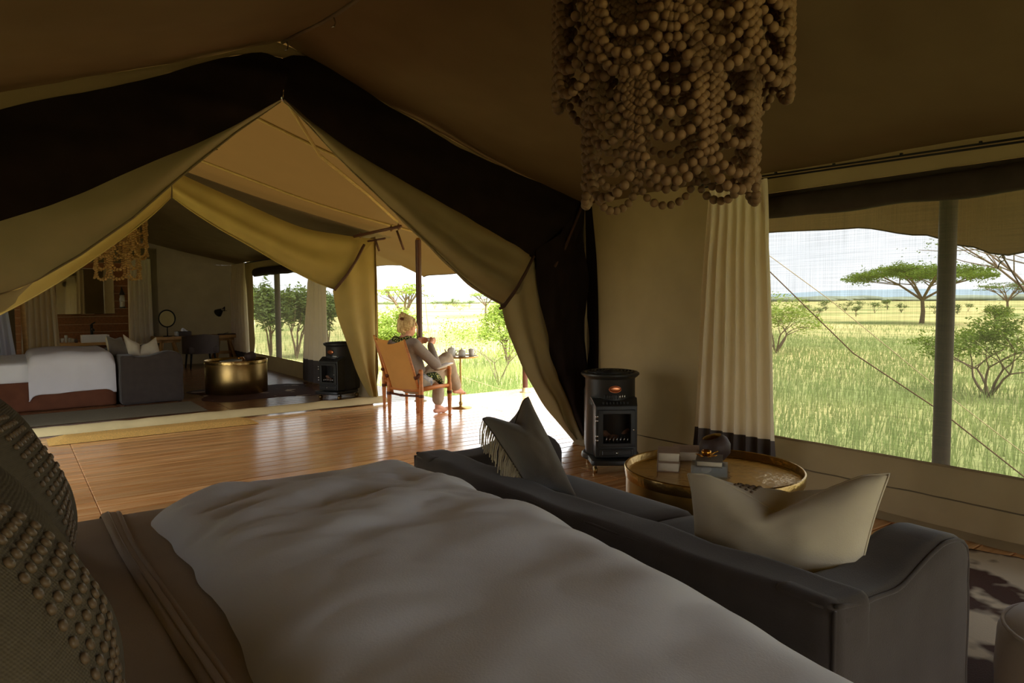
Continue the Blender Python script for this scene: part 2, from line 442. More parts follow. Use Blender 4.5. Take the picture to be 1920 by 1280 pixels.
def nz3(x, y, z=0.0): return noise.noise(V((x, y, z)))


def frame_matrix(o, xa, ya):
    """local x along xa, local y along ya, z = normal"""
    xa = V(xa).normalized(); ya = V(ya); ya = (ya - xa * ya.dot(xa)).normalized(); za = xa.cross(ya)
    M = Matrix((xa, ya, za)).transposed().to_4x4(); M.translation = V(o); return M


_TMP = []


def blob(prims, voxel=0.01, smooth=6):
    """tapered capsules and ellipsoids fused into one continuous skin"""
    g = ([], [])
    for p in prims:
        if p[0] == 'cap':
            a, b, ra, rb = V(p[1]), V(p[2]), p[3], p[4]; d = (b - a); L = d.length; d.normalize()
            pts, rs = [], []
            for k in range(5): t = -pi / 2 + pi / 2 * k / 4; pts.append(a + d * ra * sin(t)); rs.append(max(1e-4, ra * cos(t)))
            for k in range(1, 4): pts.append(a.lerp(b, k / 4)); rs.append(ra + (rb - ra) * k / 4)
            for k in range(5): t = pi / 2 * k / 4; pts.append(b + d * rb * sin(t)); rs.append(max(1e-4, rb * cos(t)))
            g = cat_geo(g, tube(pts, rs, 12))
        else:
            g = cat_geo(g, ellipsoid(p[1], p[2], 14, 10, p[3] if len(p) > 3 else None))
    me = raw_mesh('tmp', g[0], g[1], None); o = bpy.data.objects.new('tmp', me); COL.objects.link(o)
    r = o.modifiers.new('r', 'REMESH'); r.mode = 'VOXEL'; r.voxel_size = voxel
    if smooth: s = o.modifiers.new('s', 'SMOOTH'); s.iterations = smooth; s.factor = 0.5
    dg = bpy.context.evaluated_depsgraph_get(); ev = o.evaluated_get(dg); m2 = ev.to_mesh()
    out = ([v.co.copy() for v in m2.vertices], [tuple(p.vertices) for p in m2.polygons])
    ev.to_mesh_clear(); bpy.data.objects.remove(o); bpy.data.meshes.remove(me)
    return out


def chain(pts, rs): return [('cap', a, b, ra, rb) for a, b, ra, rb in zip(pts, pts[1:], rs, rs[1:])]


ICO = {}


def ico(sub, r=1.0):
    if sub not in ICO:
        bm = bmesh.new(); bmesh.ops.create_icosphere(bm, subdivisions=sub, radius=1.0); ICO[sub] = bm_geo(bm)
    return [v * r for v in ICO[sub][0]], ICO[sub][1]

# ================================================================ THE SETTING
GZ = -0.45                       # ground level, the deck stands on short stilts
YG, YF, YB = 4.5, 7.85, 15.1     # door plane of the near tent, of the far tent, back wall of the far tent
XW, XF, XL = 4.05, 3.9, -1.15    # window walls near and far, head wall
RX = 1.48                        # ridge

gp = grid(lambda u, v: (-600 + 3600 * u, -1500 + 5000 * v, GZ), 8, 8)
ground = struct('ground', gp, M_ground)

# low hills on the horizon: two long ridges with real depth
def ridge_geo(cx, cy, L, W, H, ang, seed):
    ca, sa = cos(ang), sin(ang)

    def f(u, v):
        a = (u - 0.5) * L; b = (v - 0.5) * W
        h = H * (sin(pi * v) ** 1.2) * (sin(pi * u) ** 0.6) * (0.7 + 0.5 * nz3(u * 6 + seed, v * 2))
        return (cx + a * ca - b * sa, cy + a * sa + b * ca, GZ + max(0, h))
    return grid(f, 60, 8)


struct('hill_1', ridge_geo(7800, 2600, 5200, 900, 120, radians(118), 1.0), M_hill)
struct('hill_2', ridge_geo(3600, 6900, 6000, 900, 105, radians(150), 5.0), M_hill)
# wooded band far out on the plain
tl = ([], [])
for k in range(420):
    a = radians(random.uniform(-12, 88)); d = random.uniform(330, 620)
    r_ = random.uniform(3, 9); c_ = (d * sin(a + 0.3), d * cos(a + 0.3), GZ)
    bmv = [V((c_[0] + v.x * r_ * 1.6, c_[1] + v.y * r_ * 1.6, GZ + max(0, v.z + 0.35) * r_ * 0.22)) for v in ico(2)[0]]
    bmv = [v + V((nz3(v.x, v.y, v.z), nz3(v.y, v.z, v.x), 0.5 * nz3(v.z, v.x, v.y))) * 1.2 for v in bmv]
    tl = cat_geo(tl, (bmv, ico(2)[1])) if k < 1 else (tl[0] + bmv, tl[1] + [tuple(i + len(tl[0]) for i in f) for f in ico(2)[1]])
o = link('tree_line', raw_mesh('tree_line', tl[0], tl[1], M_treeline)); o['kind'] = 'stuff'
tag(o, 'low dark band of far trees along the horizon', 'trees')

# ---------------------------------------------------------------- deck: one floor, planks laid along x
PW = 0.145
floor = struct('floor', cat_geo(box(XL - 0.1, 4.38, -2.6, 16.9, -0.16, -0.045), box(XL - 0.1, 6.35, YG + .02, 7.82, -0.16, -0.0451)), M_under, smooth=False)


def plank_mesh(L, w=PW - 0.008):
    g = box(0, L, -w / 2, w / 2, -0.045, 0.0, 0.004, 1)
    return g


PMESH = {}


def plank(x0, x1, y, indoor):
    key = (round(x1 - x0, 2), indoor)
    if key not in PMESH:
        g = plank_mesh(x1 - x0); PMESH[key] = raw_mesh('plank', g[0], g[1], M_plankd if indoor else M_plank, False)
    return link('plank', PMESH[key], floor, Matrix.Translation((x0, y, 0)))


rng = random.Random(3)
y = 0.30; row = 0
rest = ([], [])
while y < 15.3:
    if y < YG:                  # near tent
        cuts = [XL, 0.4, 2.6, 4.38] if row % 2 else [XL, 0.4, 3.4, 4.38]
        ind = False
    elif y < 7.8:
        cuts = [XL, 0.4, 2.85, 6.3] if row % 2 else [XL, 0.4, 4.45, 6.3]
        ind = False
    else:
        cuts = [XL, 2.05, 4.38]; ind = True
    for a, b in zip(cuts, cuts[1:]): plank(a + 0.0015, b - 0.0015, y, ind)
    y += PW; row += 1

# ---------------------------------------------------------------- near tent shell
def ridge_z(Y): return 2.76 + 0.14 * max(0, (Y - 3.3) / 1.2) ** 1.3 if Y > 3.3 else 2.76


def ceil_pt(x, Y):
    rz = ridge_z(Y)
    if x > RX:
        t = (x - RX) / (XW - RX); z = rz + (2.06 - rz) * t - 0.05 * sin(pi * t)
    else:
        t = (RX - x) / (RX - XL); z = rz + (1.98 - rz) * t - 0.05 * sin(pi * t)
    z += 0.014 * nz3(x * 0.9, Y * 2.2, 3.1) + (0.020 * nz3(x * .8 + Y * .5, Y * 4 - x * 1.6, 8) + .006 * nz3(x * 1.5 + Y, Y * 9 - x * 5, 2)) * sin(pi * min(1, abs(x - RX) / 2.5))
    return V((x, Y, z))


def ceil_geo():
    xs = [XL + (RX - XL) * i / 24 for i in range(25)] + [RX + (XW - RX) * i / 26 for i in range(1, 27)]
    return grid(lambda u, v: ceil_pt(xs[round(u * 50)], -2.6 + (YG + 2.6) * v), 50, 150)


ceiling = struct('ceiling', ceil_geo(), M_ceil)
struct('ridge_seam', tube([ceil_pt(RX, -2.5 + 7.0 * k / 30) + V((0, 0, -0.008)) for k in range(31)], 0.011, 6), M_webg, parent=ceiling)
for yy in (4.42, 3.65, 2.9):
    c = ceil_pt(RX, yy) + V((0, 0, -0.02))
    struct('ridge_hook', tube([c + V((0, 0, 0.01)), c + V((0.012, 0, -0.02)), c + V((0.004, 0, -0.045)), c + V((-0.012, 0, -0.05))], 0.004, 6), M_chrome, parent=ceiling)
for xs_ in ():
    struct('roof_seam', tube([ceil_pt(xs_, -2.5 + 7.0 * k / 40) + V((0, 0, -0.001)) for k in range(41)], 0.005, 6), M_ceil, parent=ceiling)

# gable strip above the door flaps
gs = loft([[ceil_pt(XL + (XW - XL) * k / 24, YG) for k in range(25)],
           [P(-260, 265, y=YG), P(0, 208, y=YG), P(230, 160, y=YG), P(460, 100, y=YG), P(545, 112, y=YG), P(600, 118, y=YG), P(850, 280, y=YG), P(1000, 345, y=YG), P(1093, 376, y=YG)]], 48, 3)
struct('wall_gable', fold(gs, 0.01, 6), M_ceil)

# head wall, wall behind the camera
struct('wall_left', grid(lambda u, v: (XL + 0.02 * nz3(u * 9, v * 4), -2.6 + (YG + 2.6) * u, 1.99 * v), 40, 12), M_wallc)
def back_z(x): return 1.98 + (2.74 - 1.98) * (1 - abs(x - RX) / 2.6)


DX0, DX1, DZ1 = 0.3, 2.8, 2.0        # unseen opening behind the camera, added and sized to let daylight in
struct('wall_back', cat_geo(grid(lambda u, v: (XL + (DX0 - XL) * u, -2.6, v * back_z(XL + (DX0 - XL) * u)), 8, 12), grid(lambda u, v: (DX1 + (XW - DX1) * u, -2.6, v * back_z(DX1 + (XW - DX1) * u)), 8, 12),
                            grid(lambda u, v: (DX0 + (DX1 - DX0) * u, -2.6, DZ1 + v * (back_z(DX0 + (DX1 - DX0) * u) - DZ1)), 12, 4)), M_wallc)

# window wall: canvas beside, above and below the mesh window
WY0, WY1, WZ0, WZ1 = -1.6, 2.95, 0.345, 1.93


def wall_x(Y, z):
    return XW - 0.09 * max(0, 1 - z / 0.5) ** 1.5 + 0.012 * nz3(Y * 3, z * 3, 1) + 0.045 * nz3(Y * 6, z * 5, 4) * max(0, 1 - z / 0.5) * min(1, z * 12)


wr = cat_geo(
    grid(lambda u, v: (wall_x(WY1 + (YG - WY1) * u, 2.07 * v), WY1 + (YG - WY1) * u, 2.07 * v), 36, 36),
    grid(lambda u, v: (wall_x(WY0 + (WY1 - WY0) * u, WZ0 * v), WY0 + (WY1 - WY0) * u, WZ0 * v), 110, 14),
    grid(lambda u, v: (XW + 0.004 * nz3(u * 30, v), WY0 + (WY1 - WY0) * u, WZ1 + (2.07 - WZ1) * v), 60, 3),
    grid(lambda u, v: (XW, -2.6 + (WY0 + 2.6) * u, 2.07 * v), 4, 8))
wall_right = struct('wall_right', wr, M_wallc)
# webbing seams, hem of the window, skirting fold
struct('webbing', tube([(wall_x(WY0 + (YG - WY0) * k / 90, 0.175) - 0.004, WY0 + (YG - WY0) * k / 90, 0.175) for k in range(91)], 0.004, 5), M_webg, parent=wall_right)
struct('window_hem', tube([(wall_x(WY0 + (WY1 - WY0) * k / 60, WZ0) - 0.003, WY0 + (WY1 - WY0) * k / 60, WZ0) for k in range(61)], 0.007, 5), M_wallc, parent=wall_right)
struct('ground_flap', grid(lambda u, v: (wall_x(WY0 + (YG - WY0) * u, 0) - 0.05 * v + 0.01 * nz3(u * 30, v, 2), WY0 + (YG - WY0) * u, 0.03 * (1 - v) + 0.006 + 0.008 * nz3(u * 25, v)), 80, 4), M_wallc, parent=wall_right)
win1 = thing('window_1', 'wide mesh window in the canvas wall', 'window'); win1['kind'] = 'structure'; del win1['category']
part('mesh_screen', grid(lambda u, v: (XW + 0.006 + 0.004 * nz3(u * 5, v * 3), WY0 + (WY1 - WY0) * u, WZ0 + (WZ1 - WZ0) * v), 30, 12), M_mesh, win1, True)

# ---------------------------------------------------------------- far tent shell
def fceil(x, Y):
    rz = 2.62
    t = (x - RX) / (XF - RX) if x > RX else (RX - x) / (RX - XL)
    return V((x, Y, rz + (2.03 - rz) * t - 0.03 * sin(pi * t) + 0.01 * nz3(x, Y * 1.5, 9)))


xs2 = [XL + (RX - XL) * i / 16 for i in range(17)] + [RX + (XF - RX) * i / 16 for i in range(1, 17)]
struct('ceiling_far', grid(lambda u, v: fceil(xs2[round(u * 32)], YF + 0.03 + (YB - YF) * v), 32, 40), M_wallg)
OX0, OX1 = P(28, 600, y=YB).x, P(252, 600, y=YB).x     # opening to the wash room
wb = cat_geo(
    grid(lambda u, v: (OX1 + (XF - OX1) * u, YB + 0.015 * nz3(u * 4, v * 3), 2.0 * v), 20, 20),
    grid(lambda u, v: (XL + (OX0 - XL) * u, YB, 2.0 * v), 6, 10),
    grid(lambda u, v: (XL + (XF - XL) * u, YB, 2.0 + v * (fceil(XL + (XF - XL) * u, YB).z - 2.0)), 32, 4))
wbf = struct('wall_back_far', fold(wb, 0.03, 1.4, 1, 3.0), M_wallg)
FY0, FY1, FZ0, FZ1 = 9.2, 13.95, 0.25, 1.86


def fwx(Y, z): return XF - 0.08 * max(0, 1 - z / 0.4) ** 1.5 + 0.012 * nz3(Y * 3, z * 3, 7)


wf = cat_geo(
    grid(lambda u, v: (fwx(FY1 + (YB - FY1) * u, 2.03 * v), FY1 + (YB - FY1) * u, 2.03 * v), 10, 20),
    grid(lambda u, v: (fwx(FY0 + (FY1 - FY0) * u, FZ0 * v), FY0 + (FY1 - FY0) * u, FZ0 * v), 60, 8),
    grid(lambda u, v: (XF, FY0 + (FY1 - FY0) * u, FZ1 + (2.03 - FZ1) * v), 30, 2),
    grid(lambda u, v: (fwx(YF + (FY0 - YF) * u, 2.03 * v) - .24 * (1 - u), YF + (FY0 - YF) * u, 2.03 * v), 10, 16))
struct('wall_right_far', wf, M_wallc)
struct('wall_left_far', grid(lambda u, v: (XL, YF + (YB - YF) * u, 2.03 * v), 6, 4), M_wallc)
win2 = thing('window_2', 'mesh window of the far tent', 'window'); win2['kind'] = 'structure'; del win2['category']
part('mesh_screen', grid(lambda u, v: (XF + 0.006, FY0 + (FY1 - FY0) * u, FZ0 + (FZ1 - FZ0) * v), 10, 6), M_mesh, win2, True)
# wash room behind the far tent
struct('wall_washroom', cat_geo(grid(lambda u, v: (-2.2 + 4.6 * u, 17.0, 2.3 * v), 4, 4), grid(lambda u, v: (-2.2, YB + 1.9 * u, 2.3 * v), 2, 2),
                                grid(lambda u, v: (2.4, YB + 1.9 * u, 2.3 * v), 2, 2), grid(lambda u, v: (-2.2 + 4.6 * u, YB + 1.9 * v, 2.3), 2, 2)), M_wallc)

# ---------------------------------------------------------------- fly sheet over both tents and the deck between
EDGE = [(-2.6, 1.74), (-1, 1.75), (0.2, 1.78), (1.0, 1.68), (1.55, 1.56), (1.81, 1.52), (2.0, 1.59), (2.3, 1.69), (2.8, 1.785), (3.55, 1.81), (4.3, 1.74), (5.0, 1.60), (5.7, 1.68), (7.0, 1.70),
        (8.0, 1.67), (8.9, 1.63), (9.5, 1.64), (9.68, 1.62), (9.8, 1.74), (10.1, 1.82), (11.0, 1.86), (12.6, 1.86), (13.4, 1.74), (13.8, 1.62), (14.2, 1.74), (15.3, 1.85)]


def edge_z(Y):
    for (a, za), (b, zb) in zip(EDGE, EDGE[1:]):
        if a <= Y <= b:
            t = (Y - a) / (b - a); return za + (zb - za) * (t * t * (3 - 2 * t))
    return 1.8


FX1 = 5.3


def fly_pt(x, Y):
    if Y < YG + 0.1: rz, ez = 2.99, 2.15
    elif Y < YF: t = (Y - YG - 0.1) / (YF - YG - 0.1); t = t * t * (3 - 2 * t); rz, ez = 2.99 - 0.27 * t, 2.15 - 0.05 * t
    else: rz, ez = 2.72, 2.10
    if x < RX: x = 2 * RX - x; s = -1
    else: s = 1
    if x <= 4.0:
        t = (x - RX) / (4.0 - RX); z = rz + (ez - rz) * t - 0.05 * sin(pi * t)
    else:
        t = (x - 4.0) / (FX1 - 4.0); z = ez + (edge_z(Y) - ez) * t ** 1.15
    z += 0.012 * nz3(x * 1.2, Y * 1.6, 5)
    return V((RX + s * (x - RX), Y, z))


Ys = [-2.6 + 17.9 * j / 180 for j in range(181)]
fx = [RX + (FX1 - RX) * i / 34 for i in range(35)]
fx = [2 * RX - x for x in reversed(fx[1:]) if x < 4.1]; fx = [RX - (4.06 - RX) * (1 - i / 34) for i in range(34)] + [RX + (FX1 - RX) * i / 34 for i in range(35)]  # left side cut short, out of view, to let sky light onto the deck
fly = struct('ceiling_fly', grid(lambda u, v: fly_pt(fx[round(u * 68)], Ys[round(v * 180)]), 68, 180), M_fly)
fly['label'] = 'tan canvas fly sheet over the deck with a scalloped edge'
for sgn in (1,):
    struct('fly_hem', tube([fly_pt(FX1, yv) for yv in Ys], 0.008, 6), M_fly, parent=fly)
struct('fly_rib', tube([fly_pt(RX, 5.0) + V((0, 0, -.02)), P(600, 292, y=5.85), P(690, 365, y=6.55), P(745, 416, y=7.05)], 0.016, 6), M_seam, parent=fly)
for yy in (6.0, 7.55):      # sewn ribs of the fly over the deck
    struct('fly_rib', tube([fly_pt(RX + (4.9 - RX) * k / 20, yy) + V((0, 0, -0.012)) for k in range(21)], 0.014, 6), M_seam, parent=fly)
    struct('fly_rib', tube([fly_pt(RX - (4.0 - RX) * k / 20, yy) + V((0, 0, -0.012)) for k in range(21)], 0.014, 6), M_seam, parent=fly)

# ---------------------------------------------------------------- door flaps, near tent
Y0 = YG - 0.02
def px(l, yv): return [P(u, v, y=yv) for u, v in l]


# dark left flap
t = thing('door_flap', 'black-brown door flap rolled across the upper left of the near tent', 'tent flap', P(200, 700, y=YG))
g = loft([px([(-300, 285), (0, 204), (230, 158), (460, 100), (520, 106), (548, 116)], YG - .03), px([(-300, 400), (0, 300), (250, 240), (460, 160), (515, 150), (538, 148)], YG - .10),
          px([(-300, 505), (0, 415), (130, 372), (250, 318), (400, 255), (527, 186)], YG - .05)], 60, 16)
part('upper_panel', fold(fold(g, 0.05, 2.2, 1, 1, .4, 1, 3), .02, 7, 1, 5), M_dark, t, True)
# dark right flap: band under the roof and the panel that hangs to the floor in the corner
t = thing('door_flap', 'black-brown door flap hanging in the corner behind the near black heater', 'tent flap', P(1080, 828, y=YG))
g = loft([px([(524, 112), (560, 100), (600, 108), (700, 178), (850, 272), (1000, 338), (1094, 368)], YG - .025),
          px([(532, 150), (600, 190), (720, 265), (860, 340), (990, 405), (1085, 440)], YG - .09),
          px([(530, 186), (600, 240), (720, 318), (860, 400), (960, 455), (1000, 480), (1040, 500)], YG - .05)], 60, 14)
part('upper_panel', fold(fold(g, 0.04, 2.2, 1, 3, .4, 1, 3), .015, 7, 1, 5), M_dark, t, True)
g = loft([px([(1000, 470), (1012, 560), (1030, 650), (1058, 740), (1092, 818)], YG - .04),
          px([(1045, 440), (1050, 560), (1062, 650), (1078, 740), (1096, 815)], YG - .12),
          px([(1094, 378), (1098, 500), (1101, 620), (1101, 720), (1101, 812)], YG - .06)], 44, 16)
part('hanging_panel', fold(g, 0.05, 5, 1, 2, 2.4, 1, .5), M_dark, t, True)
part('corner_backing', loft([px([(985, 440), (1010, 560), (1050, 700), (1090, 822)], YG + .015), px([(1097, 374), (1101, 560), (1101, 700), (1101, 816)], YG + .015)], 20, 6), M_dark, t, True)
part('rolled_edge', tube(px([(1040, 500), (1060, 462), (1092, 384)], YG - .11), [.012, .014, .012], 8), M_strap, t, True)
g = loft([px([(1096, 815), (1101, 700), (1101, 600), (1097, 378)], YG - .03), [V((XW - 0.05, YG - .2, .02)), V((XW - .02, YG - .2, .8)), V((XW - .01, YG - .17, 1.5)), V((XW - .005, YG - .1, 2.03))]], 20, 5)
part('corner_panel', g, M_dark, t, True)

# canvas left flap, hanging beyond the dark one
t = thing('door_flap', 'olive-grey canvas door flap swagged below the black-brown left flap', 'tent flap', P(100, 720, y=YG))
g = loft([px([(-300, 470), (0, 380), (130, 345), (250, 300), (400, 235), (527, 178)], YG + .05), px([(-300, 560), (0, 470), (130, 415), (270, 350), (400, 262), (526, 186)], YG - .01),
          px([(-300, 640), (0, 552), (70, 524), (150, 478), (250, 408), (330, 338), (440, 250), (526, 190)], YG + .10)], 60, 16)
part('upper_panel', fold(g, 0.05, 1.8, 1, 6, .5, 1, 3), M_flap, t, True)
part('hem', tube(px([(-300, 640), (0, 552), (70, 524), (150, 478), (250, 408), (330, 338), (440, 250), (526, 190)], YG + .10), .007, 6), M_flap, t, True)
g = loft([px([(-300, 640), (0, 552), (40, 540), (66, 524)], YG + .10), px([(-300, 690), (0, 586), (30, 560), (66, 526)], YG + .16)], 16, 4)
part('loose_fold', g, M_flap, t, True)
# canvas right flap, tied back
t = thing('door_flap', 'olive-grey canvas door flap tied back by its strap beside the deck', 'tent flap', P(1060, 828, y=YG))
low = [(530, 188), (560, 215), (640, 300), (720, 378), (800, 455), (870, 522), (915, 555), (946, 572)]
g = loft([px([(531, 178), (600, 225), (720, 300), (860, 385), (960, 440), (1010, 475)], YG + .04),
          px([(531, 184), (600, 250), (720, 345), (850, 450), (940, 505), (985, 530)], YG - .03), px(low, YG + .09)], 60, 18,
         lambda u, v, p: V((0, 0.09 * sin(v * 12 + u * 2) * u ** 2 * min(1, 4 * (1 - u) + .3), 0)))
part('upper_panel', fold(g, 0.03, 2.5, 1, 6, .5, 1, 3), M_flap, t, True)
part('hem', tube([p for p in (crv(px(low, YG + .09), k / 30) for k in range(31))], .007, 6), M_flap, t, True)
le = [(940, 573), (950, 612), (972, 665), (1000, 722), (1036, 775), (1078, 829)]
re = [(1012, 476), (1030, 580), (1048, 665), (1072, 730), (1090, 790), (1098, 826)]
mid = [(978, 522), (990, 600), (1010, 672), (1036, 728), (1064, 784), (1086, 829)]


def rip(u, v, p):
    k = .035 * (0.35 + u); return V((0, k * sin(v * 15 + u * 3) + .05 * nz3(u * 5, v * 3, 2) * u, 0))


g = loft([px(le, YG + .06), px(mid, YG - .02), px(re, YG + .03)], 44, 30, rip)
part('hanging_panel', g, M_flap, t, True)
st = px([(1000, 482), (985, 512), (966, 545), (946, 572), (938, 576)], YG - .1)
part('tie_strap', cat_geo(tube([p + V((.006, 0, .01)) for p in st], .012, 6), tube([p - V((.006, 0, .01)) for p in st], .012, 6)), M_strap, t, True)
part('peak_loop', tube(px([(531, 172), (528, 180), (531, 190)], YG - .02), .008, 6), M_chrome, t, True)

# ---------------------------------------------------------------- door flaps, far tent
t = thing('door_flap', 'yellow-olive canvas door flap tied back above the far black heater', 'tent flap', P(700, 745, y=YF))
low = [(324, 370), (360, 396), (410, 428), (470, 462), (530, 497), (590, 528), (627, 542)]
g = loft([px([(322, 316), (360, 336), (440, 372), (560, 424), (640, 440), (704, 448)], YF), px([(323, 350), (400, 392), (500, 440), (600, 478), (668, 490)], YF - .07),
          px(low, YF + .03)], 50, 18, lambda u, v, p: V((0, -0.03 * sin(v * 11) * (0.3 + u) * min(1, 4 * (1 - u) + .2), 0)))
part('upper_panel', g, M_olive, t, True)
part('hem', tube([crv(px(low, YF + .03), k / 30) for k in range(31)], .007, 6), M_olive, t, True)
g = loft([px([(624, 545), (632, 590), (650, 640), (672, 700), (694, 742)], YF - .02), px([(652, 508), (664, 590), (680, 650), (692, 705), (700, 744)], YF - .08),
          px([(684, 458), (697, 560), (704, 640), (704, 700), (706, 745)], YF - .02), px([(704, 448), (708, 520), (710, 620), (706, 700), (709, 747)], YF + .02)], 40, 24,
         lambda u, v, p: V((0, .03 * sin(v * 14 + u * 2) * (.3 + u), 0)))
part('hanging_panel', g, M_olive, t, True)
st = px([(682, 460), (668, 488), (650, 516), (628, 542)], YF - .1)
part('tie_strap', cat_geo(tube([p + V((.008, 0, .012)) for p in st], .016, 6), tube([p - V((.008, 0, .012)) for p in st], .016, 6)), M_strap, t, True)
t = thing('door_flap', 'yellow-olive canvas door flap of the far tent swagged above the white bed', 'tent flap', P(40, 815, y=YF))
low = [(320, 370), (280, 408), (200, 468), (100, 535), (0, 590), (-150, 660)]
g = loft([px([(321, 316), (270, 350), (180, 400), (60, 450), (-160, 540)], YF), px([(321, 350), (270, 395), (190, 450), (90, 505), (-160, 600)], YF - .06), px(low, YF + .02)], 46, 12)
part('upper_panel', fold(g, .03, 2, 1, 2), M_olive, t, True)
part('hem', tube([crv(px(low, YF + .02), k / 30) for k in range(31)], .007, 6), M_olive, t, True)
# corner leg of the far tent and the canvas sill on its threshold
sl = grid(lambda u, v: (XL + (3.72 - XL) * u, YF - .16 + .18 * v + .012 * nz3(u * 30, v * 2), .006 + (.075 + .012 * nz3(u * 22, 1)) * sin(pi * min(1, v * .75 + .02)) ** .8), 80, 8)
struct('trim_1', sl, M_sill)['label'] = 'pale canvas threshold strip of the far tent'
sl = grid(lambda u, v: (XL + (4.0 - XL) * u, YG - .05 + .12 * v, .005 + .03 * sin(pi * v)), 40, 5)

# spreader pole and straps at the corner of the far tent
t = thing('spreader_pole', 'brown pole lashed under the fly beside the tied-back far flap', 'pole', P(700, 440, y=7.5))
a, b = P(664, 443, y=7.75), P(752, 424, y=7.0)
part('pole', tube([a, b], .018, 8), M_post, t, True)
for k in (.12, .78, .93):
    c = a.lerp(b, k); part('lashing', tube([c + V((.005, .0, .03)), c + V((.022, -.03, -.005)), c + V((0, -.01, -.03))], .012, 6), M_rope, t, True)
for (u0, v0, u1, v1) in ((703, 448, 711, 470), (744, 432, 757, 468)):
    part('strap', tube([P(u0, v0, y=7.45), P((u0 + u1) / 2, (v0 + v1) / 2, y=7.43), P(u1, v1, y=7.45)], .013, 6), M_strap, t, True)
part('short_pole', tube([P(690, 452, y=7.6), P(722, 447, y=7.3)], .012, 8), M_post, t, True)

# ---------------------------------------------------------------- posts and guy ropes
def post(x, yv, z0, z1, r, label, collar=True, top=False):
    t = thing('tent_post', label, 'post', (x, yv, z0), group=None)
    part('shaft', lathe([(r, 0.0), (r, z1 - z0)], 16), M_post, t)
    if collar: part('base_plate', cat_geo(lathe([(r * 2.1, 0), (r * 2.1, .008), (r * 1.25, .012), (r * 1.2, .06), (r * .9, .065)], 20)), M_postg, t)
    if top: part('top_cap', lathe([(r * .9, z1 - z0 - .05), (r * .95, z1 - z0 - .02), (r * .7, z1 - z0 + .02), (0.001, z1 - z0 + .03)], 14), M_brassd, t)


post(4.12, 7.62, 0, 1.99, .037, 'slim brown steel post rising behind the seated person', top=True)
post(5.62, 7.44, 0, 1.72, .036, 'brown steel post at the deck edge beside the tied-back canvas flap')
c = P(1771, 640, x=4.22); post(4.22, c.y, 0, 2.02, .045, 'thick brown post right outside the wide mesh window')
c = P(521.5, 600, x=4.05); post(4.05, c.y, 0, 2.02, .052, 'brown post outside the far tent window')


def rope(name, pts, r, m, label):
    one(name, tube(pts, r, 5), m, label, 'rope', pts[-1])


tip = fly_pt(FX1, 1.81)
rope('guy_rope', [tip, tip.lerp(V((7.3, 1.35, GZ)), .5) + V((0, 0, -.02)), V((7.3, 1.35, GZ + .01))], .0055, M_rope, 'guy rope running down right from the scalloped fly tip')
a = P(1444, 500, x=FX1); b = P(1925, 905, x=5.35)
tip2 = fly_pt(FX1, 5.0)
rope('guy_rope', [P(1420, 486, x=5.6), P(1600, 662, x=5.72), P(1766, 772, x=5.8), P(1960, 925, x=5.85)], .0055, M_rope, 'dark guy rope slanting across the wide mesh window')
rope('guy_rope', [P(1430, 470, x=7.2), P(1560, 565, x=7.3), P(1750, 720, x=7.4), P(1920, 850, x=7.5), P(2000, 912, x=7.5)], .0045, M_ropel, 'thin pale guy rope slanting behind the dark one in the mesh window')
t_ = P(793, 515, x=FX1)
rope('guy_rope', [fly_pt(FX1, 9.66), P(800, 590, x=5.6), P(806, 640, x=5.75), P(845, 700, x=6.6), V((7.0, 8.6, GZ + .01))], .005, M_ropel, 'thin pale guy rope hanging right of the slim brown deck post')
ring = thing('fly_ring', 'small steel ring under the fly tip in the mesh window', 'ring', tip)
part('ring', tube([tip + V((0, .018 * cos(a), -.02 + .018 * sin(a))) for a in [2 * pi * k / 12 for k in range(13)]], .004, 6), M_chrome, ring, True)
part('hook', tube([tip + V((0, 0, -.038)), tip + V((0, .015, -.055)), tip + V((0, .022, -.085))], .004, 6), M_rod, ring, True)

# ================================================================ NEAR TENT FURNITURE
# ---------------------------------------------------------------- bed
bed = thing('bed', 'large low bed with taupe sheets in the foreground', 'bed', (.2, 1.4, 0))
BX0, BX1, BY0, BY1 = -.98, 1.15, .35, 2.44
part('base', soft_box(BX0 + .03, BX1 - .02, BY0 + .04, BY1 - .04, .0, .30, .02, 6), M_skirt, bed, True)
mt = part('mattress', soft_box(BX0, BX1, BY0, BY1, .28, .60, .05, 16, lambda p: p + V((0, 0, .006 * nz3(p.x * 5, p.y * 5)))), M_sheet, bed, True)
part('headboard', soft_box(BX0 - .10, BX0, BY0 - .1, BY1 + .1, .0, 1.15, .04, 8), M_sheet, bed, True)
zs = .604
edgeL = [P(188, 967, z=zs), P(205, 1000, z=zs), P(222, 1035, z=zs), P(270, 1115, z=zs), P(333, 1217, z=zs), P(375, 1285, z=zs), P(440, 1400, z=zs)]
edgeR = [P(222, 964, z=zs), P(238, 1000, z=zs), P(256, 1033, z=zs), P(315, 1120, z=zs), P(375, 1205, z=zs), P(430, 1284, z=zs), P(500, 1400, z=zs)]
for l in (edgeL, edgeR): l.insert(0, V((l[0].x, BY1 - .004, .56))); l.insert(0, V((l[0].x, BY1 + .006, .40)))
g = loft([edgeL, edgeR], 60, 10, lambda u, v, p: V((0, 0, .010 * sin(pi * v) ** .5 + .003 * nz3(u * 20, v * 3))))
part('sheet_turn_back', g, M_sheet, bed, True)
part('sheet_seam', tube([crv(edgeL, k / 40).lerp(crv(edgeR, k / 40), .45) + V((0, 0, .011)) for k in range(41)], .0022, 5), M_sheet, bed, True)
part('sheet_edge', tube([crv(edgeR, k / 60) + V((0, 0, .004)) for k in range(61)], .007, 6), M_sheet, bed, True)

